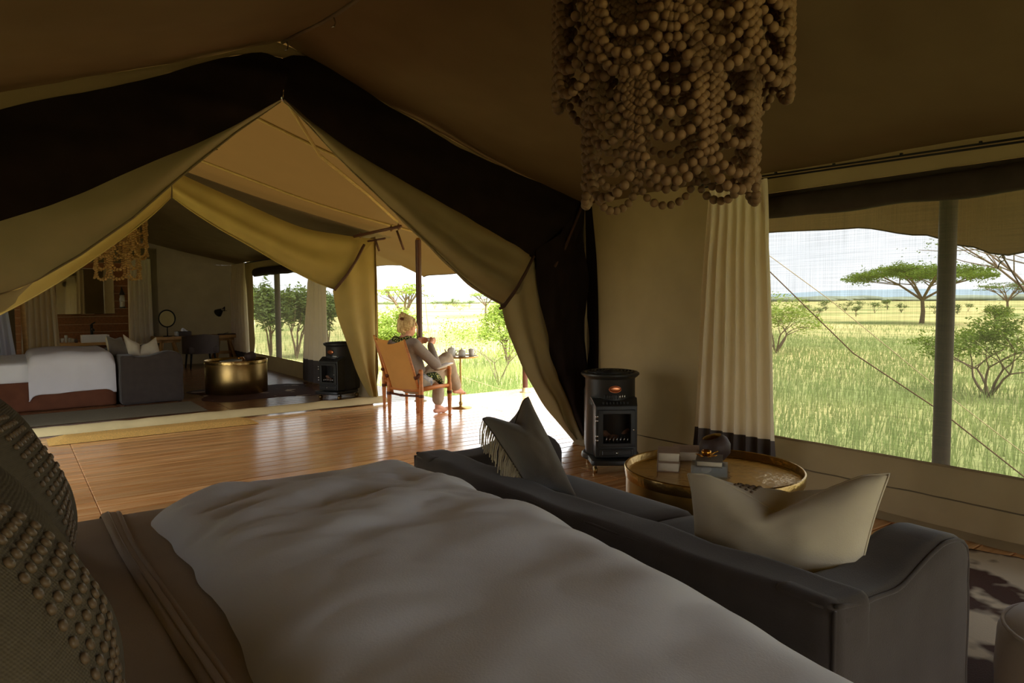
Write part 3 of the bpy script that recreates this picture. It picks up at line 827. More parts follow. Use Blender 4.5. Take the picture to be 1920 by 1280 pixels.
# duvet: one puffy sheet, thick rounded edge towards the pillows, hanging over side and foot
dz = .61
dl = [P(262, 940, z=dz), P(280, 972, z=dz), P(322, 1018, z=dz), P(352, 1060, z=dz), P(385, 1110, z=dz), P(420, 1150, z=dz), P(452, 1205, z=dz), P(468, 1245, z=dz), P(490, 1300, z=dz), P(520, 1420, z=dz)]


def bend(s, s0, r):
    if s <= s0: return s, 0.0
    a = (s - s0) / r
    if a < pi / 2: return s0 + r * sin(a), -r * (1 - cos(a))
    return s0 + r, -r - (s - s0 - r * pi / 2)


def dl_x(Y):
    for a, b in zip(dl, dl[1:]):
        if b.y <= Y <= a.y: return a.x + (b.x - a.x) * (a.y - Y) / max(1e-6, a.y - b.y)
    return dl[0].x - .02 * (Y - dl[0].y) if Y > dl[0].y else dl[-1].x


def duvet_pt(u, v):
    Yp = .30 + 2.58 * v                        # along the bed's width, beyond the far side it hangs
    x0 = dl_x(Yp) + .012 * nz3(Yp * 7, 2.2); s = x0 + (1.78 - x0) * u
    X, d1 = bend(s, 1.03 - .09 * max(0, (1.6 - Yp) / 1.0) ** 1.3, .28); Y, d2 = bend(Yp, 2.20, .22)
    inside = s - x0
    puff = .085 * (1 - exp(-inside / .05)) * (.75 + .25 * sin(pi * min(1, max(0, (Yp - .3) / 2.2))))
    ruck = .013 * nz3(X * 1.8 + Yp * 1.3, Yp * 3.0 - X * 1.2, 1.0) + .014 * nz3(X * 3.5 + Yp * 4, Yp * 8 - X * 3, 7.0) * (.4 + exp(-((Yp - 2.0) / .55) ** 2)) \
        + .010 * sin((Yp * 2.1 - X * 1.1) * 8 + 3 * nz3(X * 2, Yp * 2, 4)) * exp(-((Yp - 1.95) / .4) ** 2) \
        + .016 * abs(nz3(X * 4 + Yp * 5, Yp * 5 - X * 3.2, 12)) * (.35 + exp(-((Yp - 1.9) / .6) ** 2)) + .009 * nz3(X * 12 + Yp * 16, Yp * 9 - X * 5, 3) * exp(-((Yp - 1.9) / .5) ** 2)
    bulge = .03 * exp(-((Yp - 1.5) / .7) ** 2) * exp(-((X - .8) / .45) ** 2)
    z = .598 + puff + ruck * min(1, inside / .12) + bulge + max(d1 + d2, -.42 + .02 * nz3(s * 5, Yp * 5))
    if d1 < -.29: X += .015 * nz3(Yp * 6, z * 3)
    if d2 < -.2: Y += .02 * nz3(s * 6, z * 3)
    return V((min(X, 1.315), Y, z))


g = grid(duvet_pt, 150, 220)
duvet = one('duvet', g, M_duvet, 'rumpled pale grey-beige duvet spread over the foreground bed', 'duvet', (.8, 1.5, .6))

# ---------------------------------------------------------------- pillows and cushions
def pillow_fn(w, h, t, chop=0.0, ear=.05, pw=.45):
    def f(a, b, side):
        e = max(0.0, (1 - a * a)) ** pw * max(0.0, (1 - b * b)) ** pw
        x = w / 2 * a * (1 - ear * (1 - b * b)); yv = h / 2 * b * (1 - ear * (1 - a * a))
        yv -= chop * h * exp(-(a / .42) ** 2) * max(0, b) ** 2
        z = side * t / 2 * e * (1 + .25 * chop * max(0, b)) + .012 * nz3(a * 2 + w * 9, b * 2, side) * e
        return V((x, yv, z))
    return f


def pillow_geo(f, n=28, M=None):
    gs = []
    for s in (1, -1):
        g = grid(lambda u, v: f(math.copysign(1 - (1 - abs(2 * u - 1)) ** 1.3, 2 * u - 1), math.copysign(1 - (1 - abs(2 * v - 1)) ** 1.3, 2 * v - 1), s), n, n)
        if s < 0: g = (g[0], [tuple(reversed(q)) for q in g[1]])
        gs.append(g)
    g = cat_geo(*gs)
    return xf(g, M) if M is not None else g


def rim(f, n=24):
    pts = [f(-1 + 2 * k / n, 1, 1) for k in range(n)] + [f(1, 1 - 2 * k / n, 1) for k in range(n)] + [f(1 - 2 * k / n, -1, 1) for k in range(n)] + [f(-1, -1 + 2 * k / n, 1) for k in range(n + 1)]
    return pts


btn = lathe([(.0005, .0045), (.0030, .0040), (.0060, .0035), (.0072, .0012), (.0068, -.001)], 10)
btn_me = raw_mesh('button', btn[0], btn[1], M_button)
for (cy, nm, sc_) in ((1.07, 'taupe linen pillow with a button band nearest the camera', 1.0), (1.90, 'taupe linen pillow with a button band standing behind the nearest one', 1.0)):
    t = thing('pillow', nm, 'pillow', (-.05, cy, .635), group='button pillows on the foreground bed')
    f = pillow_fn(.66, .52, .26, .10, .05)
    Mp = Matrix.Translation((0, 0, .205)) @ frame_matrix((0, 0, 0), (.06, 1, 0), (-.42, 0, .91))
    g = pillow_geo(f, 34, Mp)
    part('cover', g, M_pillow, t)
    part('piping', tube([Mp @ p for p in rim(f)], .0045, 6), M_pillow, t)
    for i in range(6):
        for j in range(15):
            a = -.56 + .085 * i; b = .60 - j * .092
            p = f(a, b, 1); nx = (f(a + .01, b, 1) - p).cross(f(a, b + .01, 1) - p).normalized()
            Mb = Mp @ (Matrix.Translation(p + nx * .0015) @ nx.to_track_quat('Z', 'Y').to_matrix().to_4x4())
            link('button', btn_me, t, Mb)


def cushion4(name, label, TL, TR, BR, BL, th, m, chop=.2, flip=1, n=26, group=None, lobe=0.0):
    """a cushion spanned by its four corners"""
    c = (TL + TR + BR + BL) / 4
    nrm = ((TR - TL) + (BR - BL)).cross((BL - TL) + (BR - TR)).normalized() * flip
    t = thing(name, label, 'cushion', (c.x, c.y, min(BL.z, BR.z)), group=group)
    h = ((TL + TR) / 2 - (BL + BR) / 2).length

    def f(a, b, s):
        e = max(0, 1 - a * a) ** .5 * max(0, 1 - b * b) ** .5
        a2 = a * (1 - .05 * (1 - b * b)); b2 = b * (1 - .05 * (1 - a * a))
        p = (TL * (1 - a2) + TR * (1 + a2)) / 2 * (1 + b2) / 2 + (BL * (1 - a2) + BR * (1 + a2)) / 2 * (1 - b2) / 2
        up = (TL + TR) / 2 - (BL + BR) / 2
        dn = chop * max(0, 1 - abs(a) / .8) ** 1.2 * max(0, b) ** 1.6
        p = p - up * dn
        if s * nrm.x > 0 and b > .3: p = p + up * lobe * exp(-(a / .5) ** 2) * sin(pi * (b - .3) / .7) ** .7
        return p + nrm * s * (th / 2 * e) + nrm * .01 * nz3(a * 3, b * 3, s) * e
    part('cover', pillow_geo(f, n), m, t, True)
    part('piping', tube(rim(f), .0035, 5), m, t, True)
    return t, f, nrm


tg, fg, ng = cushion4('cushion', 'grey velvet cushion with cream fringe leaning over the sofa back', P(905, 785, x=1.42), P(990, 744, x=1.56), P(1082, 935, x=1.70), P(985, 905, x=1.50), .30, M_velvet, .18, 1, lobe=.10)
fr = ([], [])
for side, (a_) in ((-1, -1), (1, 1)):
    for k in range(70):
        b = .96 - 1.9 * k / 69; p = fg(a_, b, 1) + V((random.uniform(-.002, .002), random.uniform(-.002, .002), 0)); L_ = random.uniform(.07, .10)
        o_ = V((.007 * side, -.004 * side, 0)) * random.uniform(.6, 1.6)
        fr = cat_geo(fr, tube([p, p + o_ + V((0, 0, -L_ * .4)), p + o_ * 1.2 + V((random.uniform(-.004, .004), random.uniform(-.004, .004), -L_))], .0022, 3, False))
part('fringe', fr, M_fringe, tg, True)['kind'] = 'stuff'
tw, fw_, nw = cushion4('cushion', 'pale linen cushion with dark bead rows on the near sofa', P(1290, 888, x=1.60), P(1668, 888, x=1.80), V((1.66, .86, .44)), V((1.66, 1.34, .44)), .22, M_pale, .30, 1, lobe=.16)
bs = raw_mesh('bead', *ico(1, .0062), M_button)
for i in range(4):
    for j in range(9):
        a, b = -.50 + .06 * i, .98 - .05 * j
        for s in ((1,) if nw.x > 0 else (-1,)):
            p = fw_(a, b, s); d = (CO - p).normalized()
            link('bead', bs, tw, Matrix.Translation(wm(tw).inverted() @ (p + nw * s * .003)))

# ---------------------------------------------------------------- sofa (near), copied for the far tent
def make_sofa(label, loc):
    t = thing('sofa', label, 'sofa', loc, group='grey slipcovered sofas at the bed ends')
    D, W, H = .70, 1.86, .61          # x depth, y width, height; origin at back near corner
    def wob(p): return p + V((.010 * nz3(p.x * 7, p.y * 5, p.z * 6) + .004 * nz3(p.x * 15, p.y * 13, p.z * 5), .010 * nz3(p.y * 6, p.z * 3, p.x * 8 + 3), .010 * nz3(p.x * 6, p.y * 6, 8)))
    part('base', soft_box(.04, D - .03, .05, W - .05, .015, .30, .02, 6), M_sofa, t)
    bk = part('backrest', soft_box(0, .17, .0, W, .01, H, .035, 26, lambda p: wob(p) + V((0, 0, -.012 * sin(pi * p.y / W)))), M_sofa, t)
    for k, y0 in enumerate((0, W - .17)):
        def arm(p):
            q = wob(p); s = p.x / D; q.z += (-.030 * sin(pi * min(1, s * 1.35)) + .004 + .026 * exp(-((s - .74) / .18) ** 2)) * (1 if p.z > .4 else 0) - (.05 * max(0, (s - .86) / .14) ** 2 if p.z > .5 else 0)
            return q
        am = part('armrest', soft_box(.004, D, y0, y0 + .17, .01, H + .004, .035, 16, arm), M_sofa, t)
        ye = y0 + (.008 if k == 0 else .162)
        part('piping', tube([arm(V((x, ye, H - .008))) for x in [.02 + (D - .05) * i / 20 for i in range(21)]] + [arm(V((D - .012, ye, z))) for z in [H - .04 - (H - .08) * i / 10 for i in range(11)]], .0055, 6), M_sofa, am)
        part('corner_seam', tube([V((.012, ye, z)) for z in (.03, .2, .4, H - .015)], .005, 6), M_sofa, am)
    part('piping', tube([wob(V((.012, .03 + (W - .06) * i / 30, H - .016 - .012 * sin(pi * (.03 + (W - .06) * i / 30) / W)))) for i in range(31)], .0055, 6), M_sofa, bk)
    for k in range(2):
        y0 = .175 + k * (W - .35) / 2; part('seat_cushion', soft_box(.16, D + .02, y0, y0 + (W - .35) / 2 - .004, .29, .45, .045, 10, lambda p: p + V((0, 0, .02 * sin(pi * (p.x - .16) / (D - .14))))), M_sofa, t)
    for (x, yv) in ((.05, .05), (D - .05, .05), (.05, W - .05), (D - .05, W - .05)): part('foot', box(x - .02, x + .02, yv - .02, yv + .02, 0, .02), M_rod, t, smooth=False)
    return t


sofa = make_sofa('grey slipcovered sofa at the foot of the foreground bed', (1.36, .74, 0))

# ---------------------------------------------------------------- brass drum table
def make_table(label, loc):
    t = thing('drum_table', label, 'table', loc, group='brass drum tables by the windows'); r = .405
    part('drum', lathe([(r - .03, 0), (r, .004), (r, .2), (r, .405), (r - .004, .412)], 72), M_brassd, t)
    part('tray', lathe([(r + .004, .405), (r + .008, .45), (r + .003, .456), (r - .004, .45), (r - .008, .425), (r - .02, .418), (r * .6, .416), (.001, .416)], 72), M_brass, t)
    return t


tab = make_table('round hammered brass drum table near the wide mesh window', (2.675, 2.07, 0))
TZ = .4165


def book(name, label, c, rot, sx, sy, sz, cov, z, group=None):
    t = thing(name, label, 'book', (c.x, c.y, z), rot, group=group)
    part('pages', box(-sx / 2 + .004, sx / 2 - .003, -sy / 2 + .004, sy / 2 - .004, .003, sz - .003, .003, 1), M_page, t)
    part('cover', cat_geo(box(-sx / 2, sx / 2, -sy / 2, sy / 2, 0, .003), box(-sx / 2, sx / 2, -sy / 2, sy / 2, sz - .003, sz), box(-sx / 2, -sx / 2 + .003, -sy / 2, sy / 2, .003, sz - .003)), cov, t, smooth=False)
    return t


c = P(1254, 878, z=TZ)
book('old_book', 'thick old cream-paged book, lower of two on the brass table', c, radians(-52), .105, .15, .046, M_cover, TZ)
book('old_book', 'thick old cream-paged book, upper of two on the brass table', c + V((.002, .003, 0)), radians(-50), .105, .15, .046, M_cover, TZ + .047)
c = P(1292, 866, z=TZ)
book('picture_book', 'flat brown picture book behind the two thick old books', c + V((.09, .05, 0)), radians(-47), .20, .17, .05, M_cover, TZ)
c = P(1330, 888, z=TZ)
t = thing('glass_box', 'clear glass display box under the grey book', 'box', (c.x, c.y, TZ), radians(-54))
for (n_, g_) in (('side', box(-.08, .08, -.055, -.052, 0, .05)), ('side', box(-.08, .08, .052, .055, 0, .05)), ('side', box(-.083, -.08, -.055, .055, 0, .05)), ('side', box(.08, .083, -.055, .055, 0, .05)), ('bottom', box(-.08, .08, -.052, .052, 0, .003))):
    part(n_, g_, M_glass, t, smooth=False)
one('sea_shell', ellipsoid((c.x - .01, c.y + .01, TZ + .02), (.03, .02, .016), 10, 6), M_page, 'small pale shell inside the glass display box', 'shell', (c.x, c.y, TZ + .003))
book('grey_book', 'grey clothbound book lying on the glass display box', c, radians(-54), .12, .17, .028, M_coverg, TZ + .0505)
t = thing('gold_flower', 'small gold flower ornament on the grey book', 'ornament', (c.x - .005, c.y + .015, TZ + .079))
part('cup', lathe([(.004, .004), (.014, .006), (.024, .018), (.022, .032), (.016, .034), (.013, .03), (.001, .012)], 16), M_gold, t)
for k in range(6):
    a = 2 * pi * k / 6; part('petal', ellipsoid((.034 * cos(a), .034 * sin(a), .008), (.018, .009, .003), 8, 4, Matrix.Rotation(a, 3, 'Z') @ Matrix.Rotation(radians(-14), 3, 'Y')), M_gold, t)
part('stem', tube([(.03, .01, .004), (.06, .0, .012), (.075, -.01, .02)], .003, 5), M_gold, t)
c = P(1352, 868, z=TZ)
t = thing('clay_bowl', 'dark round clay bowl with a slanted ochre mouth', 'bowl', (c.x + .02, c.y + .03, TZ), radians(-120))
prof = [(.001, .0), (.035, .003), (.068, .03), (.080, .07), (.072, .105), (.052, .128), (.047, .129), (.045, .122), (.066, .10), (.073, .07), (.06, .035), (.001, .012)]
Mt = Matrix.Translation((0, 0, .006)) @ Matrix.Rotation(radians(17), 4, 'X')
g = lathe(prof, 28)
part('outside', xf((g[0], g[1][:28 * 6]), Mt), M_vase, t); part('inside', xf((g[0], g[1][28 * 6:]), Mt), mat('ochre glaze', (160, 120, 50), .6), t)

# ---------------------------------------------------------------- heater
def make_stove(label, loc, rotz):
    t = thing('gas_heater', label, 'heater', loc, rotz, group='black portable heaters')
    R_ = .185
    part('body', lathe([(R_ - .005, .09), (R_, .10), (R_, .66), (R_ + .004, .672)], 40), M_iron, t)
    part('base', lathe([(.001, .065), (.20, .066), (.215, .075), (.212, .10), (.195, .112), (.001, .113)], 40), M_iron, t)
    tp = part('top', lathe([(R_, .665), (.205, .680), (.216, .692), (.216, .704), (.205, .712), (.190, .708), (.186, .70), (.001, .696)], 40), M_iron, t)
    for k in range(6):
        r = .035 + .026 * k; part('grille_bar', tube([(r * cos(a), r * sin(a), .712 + .012 * (1 - r / .19)) for a in [2 * pi * i / 24 for i in range(25)]], .0055, 5), M_iron, tp)
    for k in range(4):
        a = pi / 4 + k * pi / 2; part('grille_rib', tube([(0.01 * cos(a), .01 * sin(a), .724), (.19 * cos(a), .19 * sin(a), .71)], .006, 5), M_iron, tp)
    part('shoulder', [V((x, -sqrt(max(0, (R_ + .002) ** 2 - x * x)) - .003, z)) for x, z in ((-.17, .50), (-.08, .545), (0, .55), (.08, .545), (.17, .50), (.17, .49), (-.17, .49))] and
         grid(lambda u, v: ((R_ + .004) * sin((u - .5) * 2.4), -(R_ + .004) * cos((u - .5) * 2.4), .48 + v * (.03 + .045 * sin(pi * u))), 20, 3), M_iron, t)
    part('badge', xf(ellipsoid((0, 0, 0), (.042, .006, .022), 20, 8), Matrix.Translation((0, -R_ - .006, .600))), M_copper, t, label='oval copper badge')
    part('badge_rim', tube([(.044 * cos(a), -R_ - .007, .600 + .024 * sin(a)) for a in [2 * pi * i / 24 for i in range(25)]], .003, 5), M_copper, t)
    for k in range(9):
        x = -.072 + .018 * k; yv = -sqrt(R_ ** 2 - x * x); part('vent_fin', box(x - .0045, x + .0045, yv - .008, yv + .004, .528, .560, .002, 1), M_chrome if k > 5 else M_iron, t)  # last fins in bright steel: the light they catch put in as material
    # firebox: side, top, bottom panels around an opening
    fb = part('firebox', cat_geo(box(-.150, -.112, -.245, -.06, .115, .47, .006), box(.112, .150, -.245, -.06, .115, .47, .006), box(-.15, .15, -.245, -.06, .455, .49, .006), box(-.15, .15, -.245, -.06, .115, .205, .006)), M_iron, t, smooth=False)
    part('hood', ([V(p) for p in ((-.15, -.246, .485), (.15, -.246, .485), (.165, -.16, .535), (-.165, -.16, .535), (-.15, -.05, .49), (.15, -.05, .49), (.165, -.09, .535), (-.165, -.09, .535))], [(0, 1, 2, 3), (3, 2, 6, 7), (0, 3, 7, 4), (1, 5, 6, 2), (4, 7, 6, 5), (0, 4, 5, 1)]), M_iron, t, smooth=False)
    for k in range(8):
        x = -.09 + .025 * k; part('hood_slot', box(x - .006, x + .006, -.226, -.21, .496, .516, .002, 1), M_rod, t, smooth=False)
    part('lining', box(-.115, .115, -.075, -.07, .20, .46), M_brick, t, smooth=False)
    dr = part('door', cat_geo(box(-.135, -.098, -.262, -.246, .195, .462, .005), box(.098, .135, -.262, -.246, .195, .462, .005), box(-.135, .135, -.262, -.246, .430, .462, .005), box(-.135, .135, -.262, -.246, .195, .222, .005)), M_iron, t, smooth=False)
    part('pane', box(-.098, .098, -.253, -.251, .222, .43), M_fireglass, dr, smooth=False)
    part('knob', ellipsoid((.118, -.272, .32), (.008, .012, .008), 10, 6), M_chrome, dr)
    for z in (.26, .40):
        part('hinge', cat_geo(box(-.152, -.134, -.268, -.245, z - .022, z - .008, .002, 1), box(-.152, -.134, -.268, -.245, z + .008, z + .022, .002, 1)), M_chrome, dr)
    for k, (x, yv, z, rx, rz_, a) in enumerate(((-.05, -.16, .27, .07, .026, .3), (.05, -.15, .275, .07, .028, -.4), (0, -.13, .31, .085, .024, .1), (-.02, -.19, .25, .05, .022, -.2))):
        g = ellipsoid((0, 0, 0), (rx, .028, rz_), 12, 8); g = ([v + V((0, 0, .010 * nz3(v.x * 40 + k, v.y * 40, v.z * 40))) for v in g[0]], g[1])
        part('log', xf(g, Matrix.Translation((x, yv, z)) @ Matrix.Rotation(a, 4, 'Y')), M_log, t)
    part('crossbeam', box(-.10, .10, -.14, -.10, .33, .36, .006), M_log, t, label='broken brown log across the firebox')
    for k in range(7):
        x = -.078 + .026 * k; part('grate_finger', tube([(x, -.235, .222), (x + .004, -.242, .245), (x + .012, -.232, .268)], .0038, 6), M_chrome, t)
    dw = part('drawer', box(-.125, .125, -.258, -.24, .128, .180, .006), M_iron, t, smooth=False)
    part('drawer_panel', box(-.105, .105, -.262, -.256, .138, .170, .003, 1), M_iron, dw, smooth=False)
    part('knob', ellipsoid((0, -.27, .154), (.009, .010, .009), 10, 6), M_chrome, dw)
    part('plinth', soft_box(-.185, .185, -.285, -.02, .066, .108, .012, 6, lambda p: V((p.x, p.y - .02 * cos(p.x * 8), p.z))), M_iron, t)
    part('rear_cabinet', soft_box(-.17, .17, .0, .19, .10, .60, .03, 6), M_iron, t)
    for (x, yv) in ((-.15, -.22), (.15, -.22), (-.14, .14), (.14, .14)):
        cs = part('caster', tube([(x - .012, yv, .025), (x + .012, yv, .025)], .025, 14), M_brassd, t); part('fork', tube([(x, yv, .05), (x, yv, .07)], .012, 8), M_chrome, cs)
    return t


stove = make_stove('black cast-iron gas heater beside the cream curtain of the near tent', (3.62, 3.74, 0), radians(-33))

# ---------------------------------------------------------------- curtain, rail, blind
def make_curtain(label, x, yt0, yt1, yb0, yb1, zt, zb, hem, folds, nrm=V((-1, 0, 0)), along=V((0, 1, 0)), group=None, seed=0, hemm=None, origin=None, amp=.034):
    """pleated curtain; along = running direction, nrm = towards the room"""
    o = origin if origin is not None else V((x, 0, 0))
    t = thing('curtain', label, 'curtain', o + along * ((yb0 + yb1) / 2) + V((0, 0, zb)), group=group)

    def f(u, v):     # v: 0 top .. 1 bottom
        a = (yt0 + (yt1 - yt0) * u) * (1 - v ** .8) + (yb0 + (yb1 - yb0) * u) * v ** .8
        ph = 2 * pi * folds * (u + .025 * nz3(u * 4 + seed, v * 1.1, 3) * (1 + v))
        am = (.010 + amp * min(1, v * 4) * (.8 + .35 * nz3(u * 7 + seed, 1.0)))
        s = sin(ph); s = math.copysign(abs(s) ** .7, s)
        return o + along * (a + .012 * v * cos(ph)) + nrm * (am * s + .02 * v) + V((0, 0, zt + (zb - zt) * v + .006 * sin(ph) * v))
    vh = 1 - hem / (zt - zb); vp = .055
    n = folds * 14
    part('heading', grid(lambda u, v: f(u, v * vp), n, 4), M_curt, t, True)
    part('panel', grid(lambda u, v: f(u, vp + (vh - vp) * v), n, 44), M_curt, t, True)
    part('hem_band', grid(lambda u, v: f(u, vh + (1 - vh) * v), n, 10), M_hem if hemm is None else hemm, t, True)
    return t


make_curtain('cream curtain with a grey hem band beside the wide mesh window', 3.895, 2.62, 3.06, 2.50, 3.16, 2.0, .10, .25, 7, group='cream curtains with grey hems')
t = thing('curtain_rail', 'black curtain rail above the wide mesh window', 'curtain rail', (3.95, 2.0, 1.95))
for dz_ in (0, .018): part('rail', tube([(3.955, WY0, 1.985 + dz_ - .02), (3.955, 1.2, 1.985 + dz_), (3.955, 3.2, 2.02 + dz_)], .006, 6), M_rod, t, True)
for k in range(12):
    yy = -1.2 + .38 * k; z_ = 1.985 + max(0, (yy - 1.2)) * .0175
    part('bracket', box(3.948, 3.962, yy - .006, yy + .006, z_ + .018, z_ + .032), M_rod, t, True, False)


def blind(label, x, ya, yb, zc, r, seed):
    t = thing('rolled_blind', label, 'blind', (x, (ya + yb) / 2, zc)); n = 70; pts, vs, fs = [], [], []
    for i in range(n + 1):
        yv = ya + (yb - ya) * i / n; s = .012 * nz3(yv * 2, seed); rr = r * (1 + .16 * nz3(yv * 1.6, seed + 3))
        for k in range(14):
            a = 2 * pi * k / 14; q = rr * (1 + .12 * nz3(yv * 3, a, seed)); vs.append(V((x + q * .75 * cos(a), yv, zc + s + q * sin(a))))
    for i in range(n):
        for k in range(14): a, b = i * 14 + k, i * 14 + (k + 1) % 14; fs.append((a, b, b + 14, a + 14))
    fs += [tuple(range(14)), tuple(range(n * 14, n * 14 + 14))]
    part('roll', (vs, fs), M_blind, t, True)
    part('flap', grid(lambda u, v: (x + r * .5, ya + (yb - ya) * u, zc + r * .6 + .06 * v), 20, 2), M_blind, t, True)
    return t


blind('dark rolled blind along the top of the wide mesh window', 4.0, WY0, 2.72, 1.825, .068, 1.0)

# ---------------------------------------------------------------- bead chandelier
def strands(tiers, r0):
    """nested U-shaped swags between the hanging points of each ring; beads grow towards the bottom of a swag"""
    out = []; rg = random.Random(11)
    for (r, zt, n, depths, a0, flare) in tiers:
        for i in range(n):
            for k, D in enumerate(depths):
                D = D * rg.uniform(.97, 1.03); m = len(depths); A0 = a0 + 2 * pi * (i + .5) / n; half = pi / n * (.34 + .60 * k / (m - 1))
                pts = []
                for j in range(161):
                    hw = min(half * r * 1.05, D * .9); st = D - hw; ln = st + hw * pi / 2; q = abs(2 * j / 160 - 1) * ln; sg = 1 if j >= 80 else -1
                    if q < hw * pi / 2: s, dd = sg * sin(q / hw), st + hw * cos(q / hw)
                    else: s, dd = sg * (1 - .10 * (q - hw * pi / 2) / max(st, .01)), st - (q - hw * pi / 2)
                    rr = r * (1 + flare * dd / max(depths)) + .006 * (m - 1 - k) / m; A = A0 + half * s; pts.append(V((rr * cos(A), rr * sin(A), zt - dd)))
                row = []; nxt = r0; run = 0
                for a, b in zip(pts, pts[1:]):
                    d = (b - a).length
                    while d > 0 and run + d >= nxt:
                        p = a.lerp(b, (nxt - run) / d); dep = max(0, (zt - p.z) / D); q = r0 * (1 + .38 * dep ** 4) * rg.uniform(.95, 1.05); row.append((p, q)); nxt += 2.02 * q
                    run += d
                out.append(row)
    return out


def make_chandelier(label, loc, s, sub, nparts, gap, bm_=None, step=1):
    bm_ = bm_ or M_bead
    t = thing('bead_chandelier', label, 'chandelier', loc, group='wooden bead chandeliers')
    tiers = [(.345 * s, 1.02 * s, 10, [d * s for d in (.22, .29, .36, .43, .50, .57, .64, .70)], .12, .02),
             (.255 * s, .74 * s, 8, [d * s for d in (.24, .31, .38, .45, .52, .58, .65, .71)], .36, .02)]
    tiers = [(a, b, c, d[::step] if step > 1 else d, e, f) for a, b, c, d, e, f in tiers]; rows = strands(tiers, gap)
    beads = [(p, k) for r in rows for p, k in r]
    M0 = Matrix.Translation(loc); vis = []
    for i, (p, rad) in enumerate(beads):
        w = V(loc) + p; out_ = V((p.x, p.y, 0)).dot((CO - w).normalized()); vis.append((-(out_) + (0 if w.z < 2.05 else 9), i))
    vis.sort(); pick = set(i for _, i in vis[:nparts]); me = {}
    vs, fs = [], []; IV, IF = ico(sub)
    for i, (p, rad) in enumerate(beads):
        if i in pick:
            key = round(rad / .0004) * .0004
            if key not in me: me[key] = raw_mesh('bead', [v * key for v in ico(2)[0]], ico(2)[1], M_bead)
            link('bead', me[key], t, Matrix.Translation(p))
        else:
            n = len(vs); vs += [v * rad + p for v in IV]; fs += [tuple(a + n for a in f) for f in IF]
    o = part('bead_strands', (vs, fs), bm_, t); o['kind'] = 'stuff'
    part('ring', tube([(.335 * s * cos(a), .335 * s * sin(a), 1.02 * s) for a in [2 * pi * k / 40 for k in range(41)]], .008 * s, 6), M_rod, t)
    part('ring', tube([(.255 * s * cos(a), .255 * s * sin(a), .74 * s) for a in [2 * pi * k / 40 for k in range(41)]], .007 * s, 6), M_rod, t)
    for k in range(3):
        a = 2 * pi * k / 3; part('hanger', tube([(.335 * s * cos(a), .335 * s * sin(a), 1.02 * s), (0, 0, 1.02 * s + .14)], .004, 5), M_rod, t)
        part('spoke', tube([(.335 * s * cos(a), .335 * s * sin(a), 1.02 * s), (0.02 * cos(a), .02 * sin(a), 1.02 * s), (.255 * s * cos(a), .255 * s * sin(a), .74 * s)], .004, 5), M_rod, t)
    part('chain', tube([(0, 0, 1.02 * s + .14), (0, 0, 1.02 * s + .30)], .005, 6), M_rod, t)
    return t


make_chandelier('large wooden bead chandelier hanging over the foreground bed', (1.66, 1.46, 1.52), .98, 2, 300, .0108)

# ---------------------------------------------------------------- rugs, mat, pouf
def blob_rug(cx, cy, r, seed, sx=1.0, sy=1.0, z=.006):
    n = 72; vs = [V((cx, cy, z))]; fs = []; out = []
    for k in range(n):
        a = 2 * pi * k / n; q = r * (1 + .22 * nz3(cos(a) * 2.2 + seed, sin(a) * 2.2, 1) + .14 * sin(4 * a + seed) + .05 * nz3(cos(a) * 7, sin(a) * 7, seed)); out.append(V((cx + q * sx * cos(a), cy + q * sy * sin(a), 0)))
    for f_ in (.5, .97, 1.0):
        zz = z if f_ < 1 else .0015
        vs += [V((cx + (p.x - cx) * f_, cy + (p.y - cy) * f_, zz)) for p in out]
    for k in range(n):
        k2 = (k + 1) % n; fs.append((0, 1 + k, 1 + k2))
        for j in range(2): a, b = 1 + j * n + k, 1 + j * n + k2; fs.append((a, a + n, b + n, b))
    return vs, fs


one('cowhide_rug', blob_rug(2.85, 1.22, .88, 2.0, 1.0, 1.0), M_hide, 'white and brown cowhide rug under the near brass table', 'rug', (2.85, 1.22, 0))
c = P(1902, 1200, z=.30); c = c + V((.81, -.59, 0)) * .25
t = thing('pouf', 'white quilted pouf at the lower right edge beside the sofa', 'pouf', (c.x, c.y, .006))
part('seat', lathe([(.001, 0), (.22, .0), (.245, .04), (.25, .16), (.245, .27), (.215, .31), (.12, .325), (.001, .326)], 36), M_dwhite, t)
part('piping', tube([(.232 * cos(a), .232 * sin(a), .295) for a in [2 * pi * k / 36 for k in range(37)]], .006, 6), M_dwhite, t)
mat_g = grid(lambda u, v: (.24 + 1.80 * u, 7.22 + .40 * v, .004 + .040 * min(1, 14 * min(u, 1 - u, v * .25, (1 - v) * .25)) + .003 * nz3(u * 160, v * 40)), 120, 24)
one('door_mat', mat_g, M_coir, 'long ochre coir door mat at the threshold of the far tent', 'mat', (1.1, 7.4, 0))

# ================================================================ FAR TENT
bed2 = thing('bed', 'white bed with a rust bed skirt inside the far tent', 'bed', (.1, 10.5, 0))
FB0, FB1 = 9.62, 11.5
part('skirt', soft_box(-1.0, 1.04, FB0 + .03, FB1, .0, .34, .03, 14, lambda p: p + V((0, .018 * nz3(p.x * 5, p.z * 4), 0))), M_skirt, bed2, True)
part('mattress', soft_box(-1.0, 1.04, FB0 + .07, FB1, .32, .56, .05, 10), M_duvet, bed2, True)


def duv2(u, v):
    s = .16 + .92 * u; Yp = 9.26 + 2.1 * v
    q = -(Yp - 9.78); X, d1 = bend(s, .92, .12); Yn, d2 = bend(q, 0.0, .14)
    return V((X, 9.78 - Yn + (.02 * nz3(s * 5, q * 3) if d2 < -.1 else 0), .645 + .03 * sin(pi * v) + .02 * nz3(s * 4, Yp * 3) + max(d1 + d2, -.48) - .08 * exp(-u / .03)))


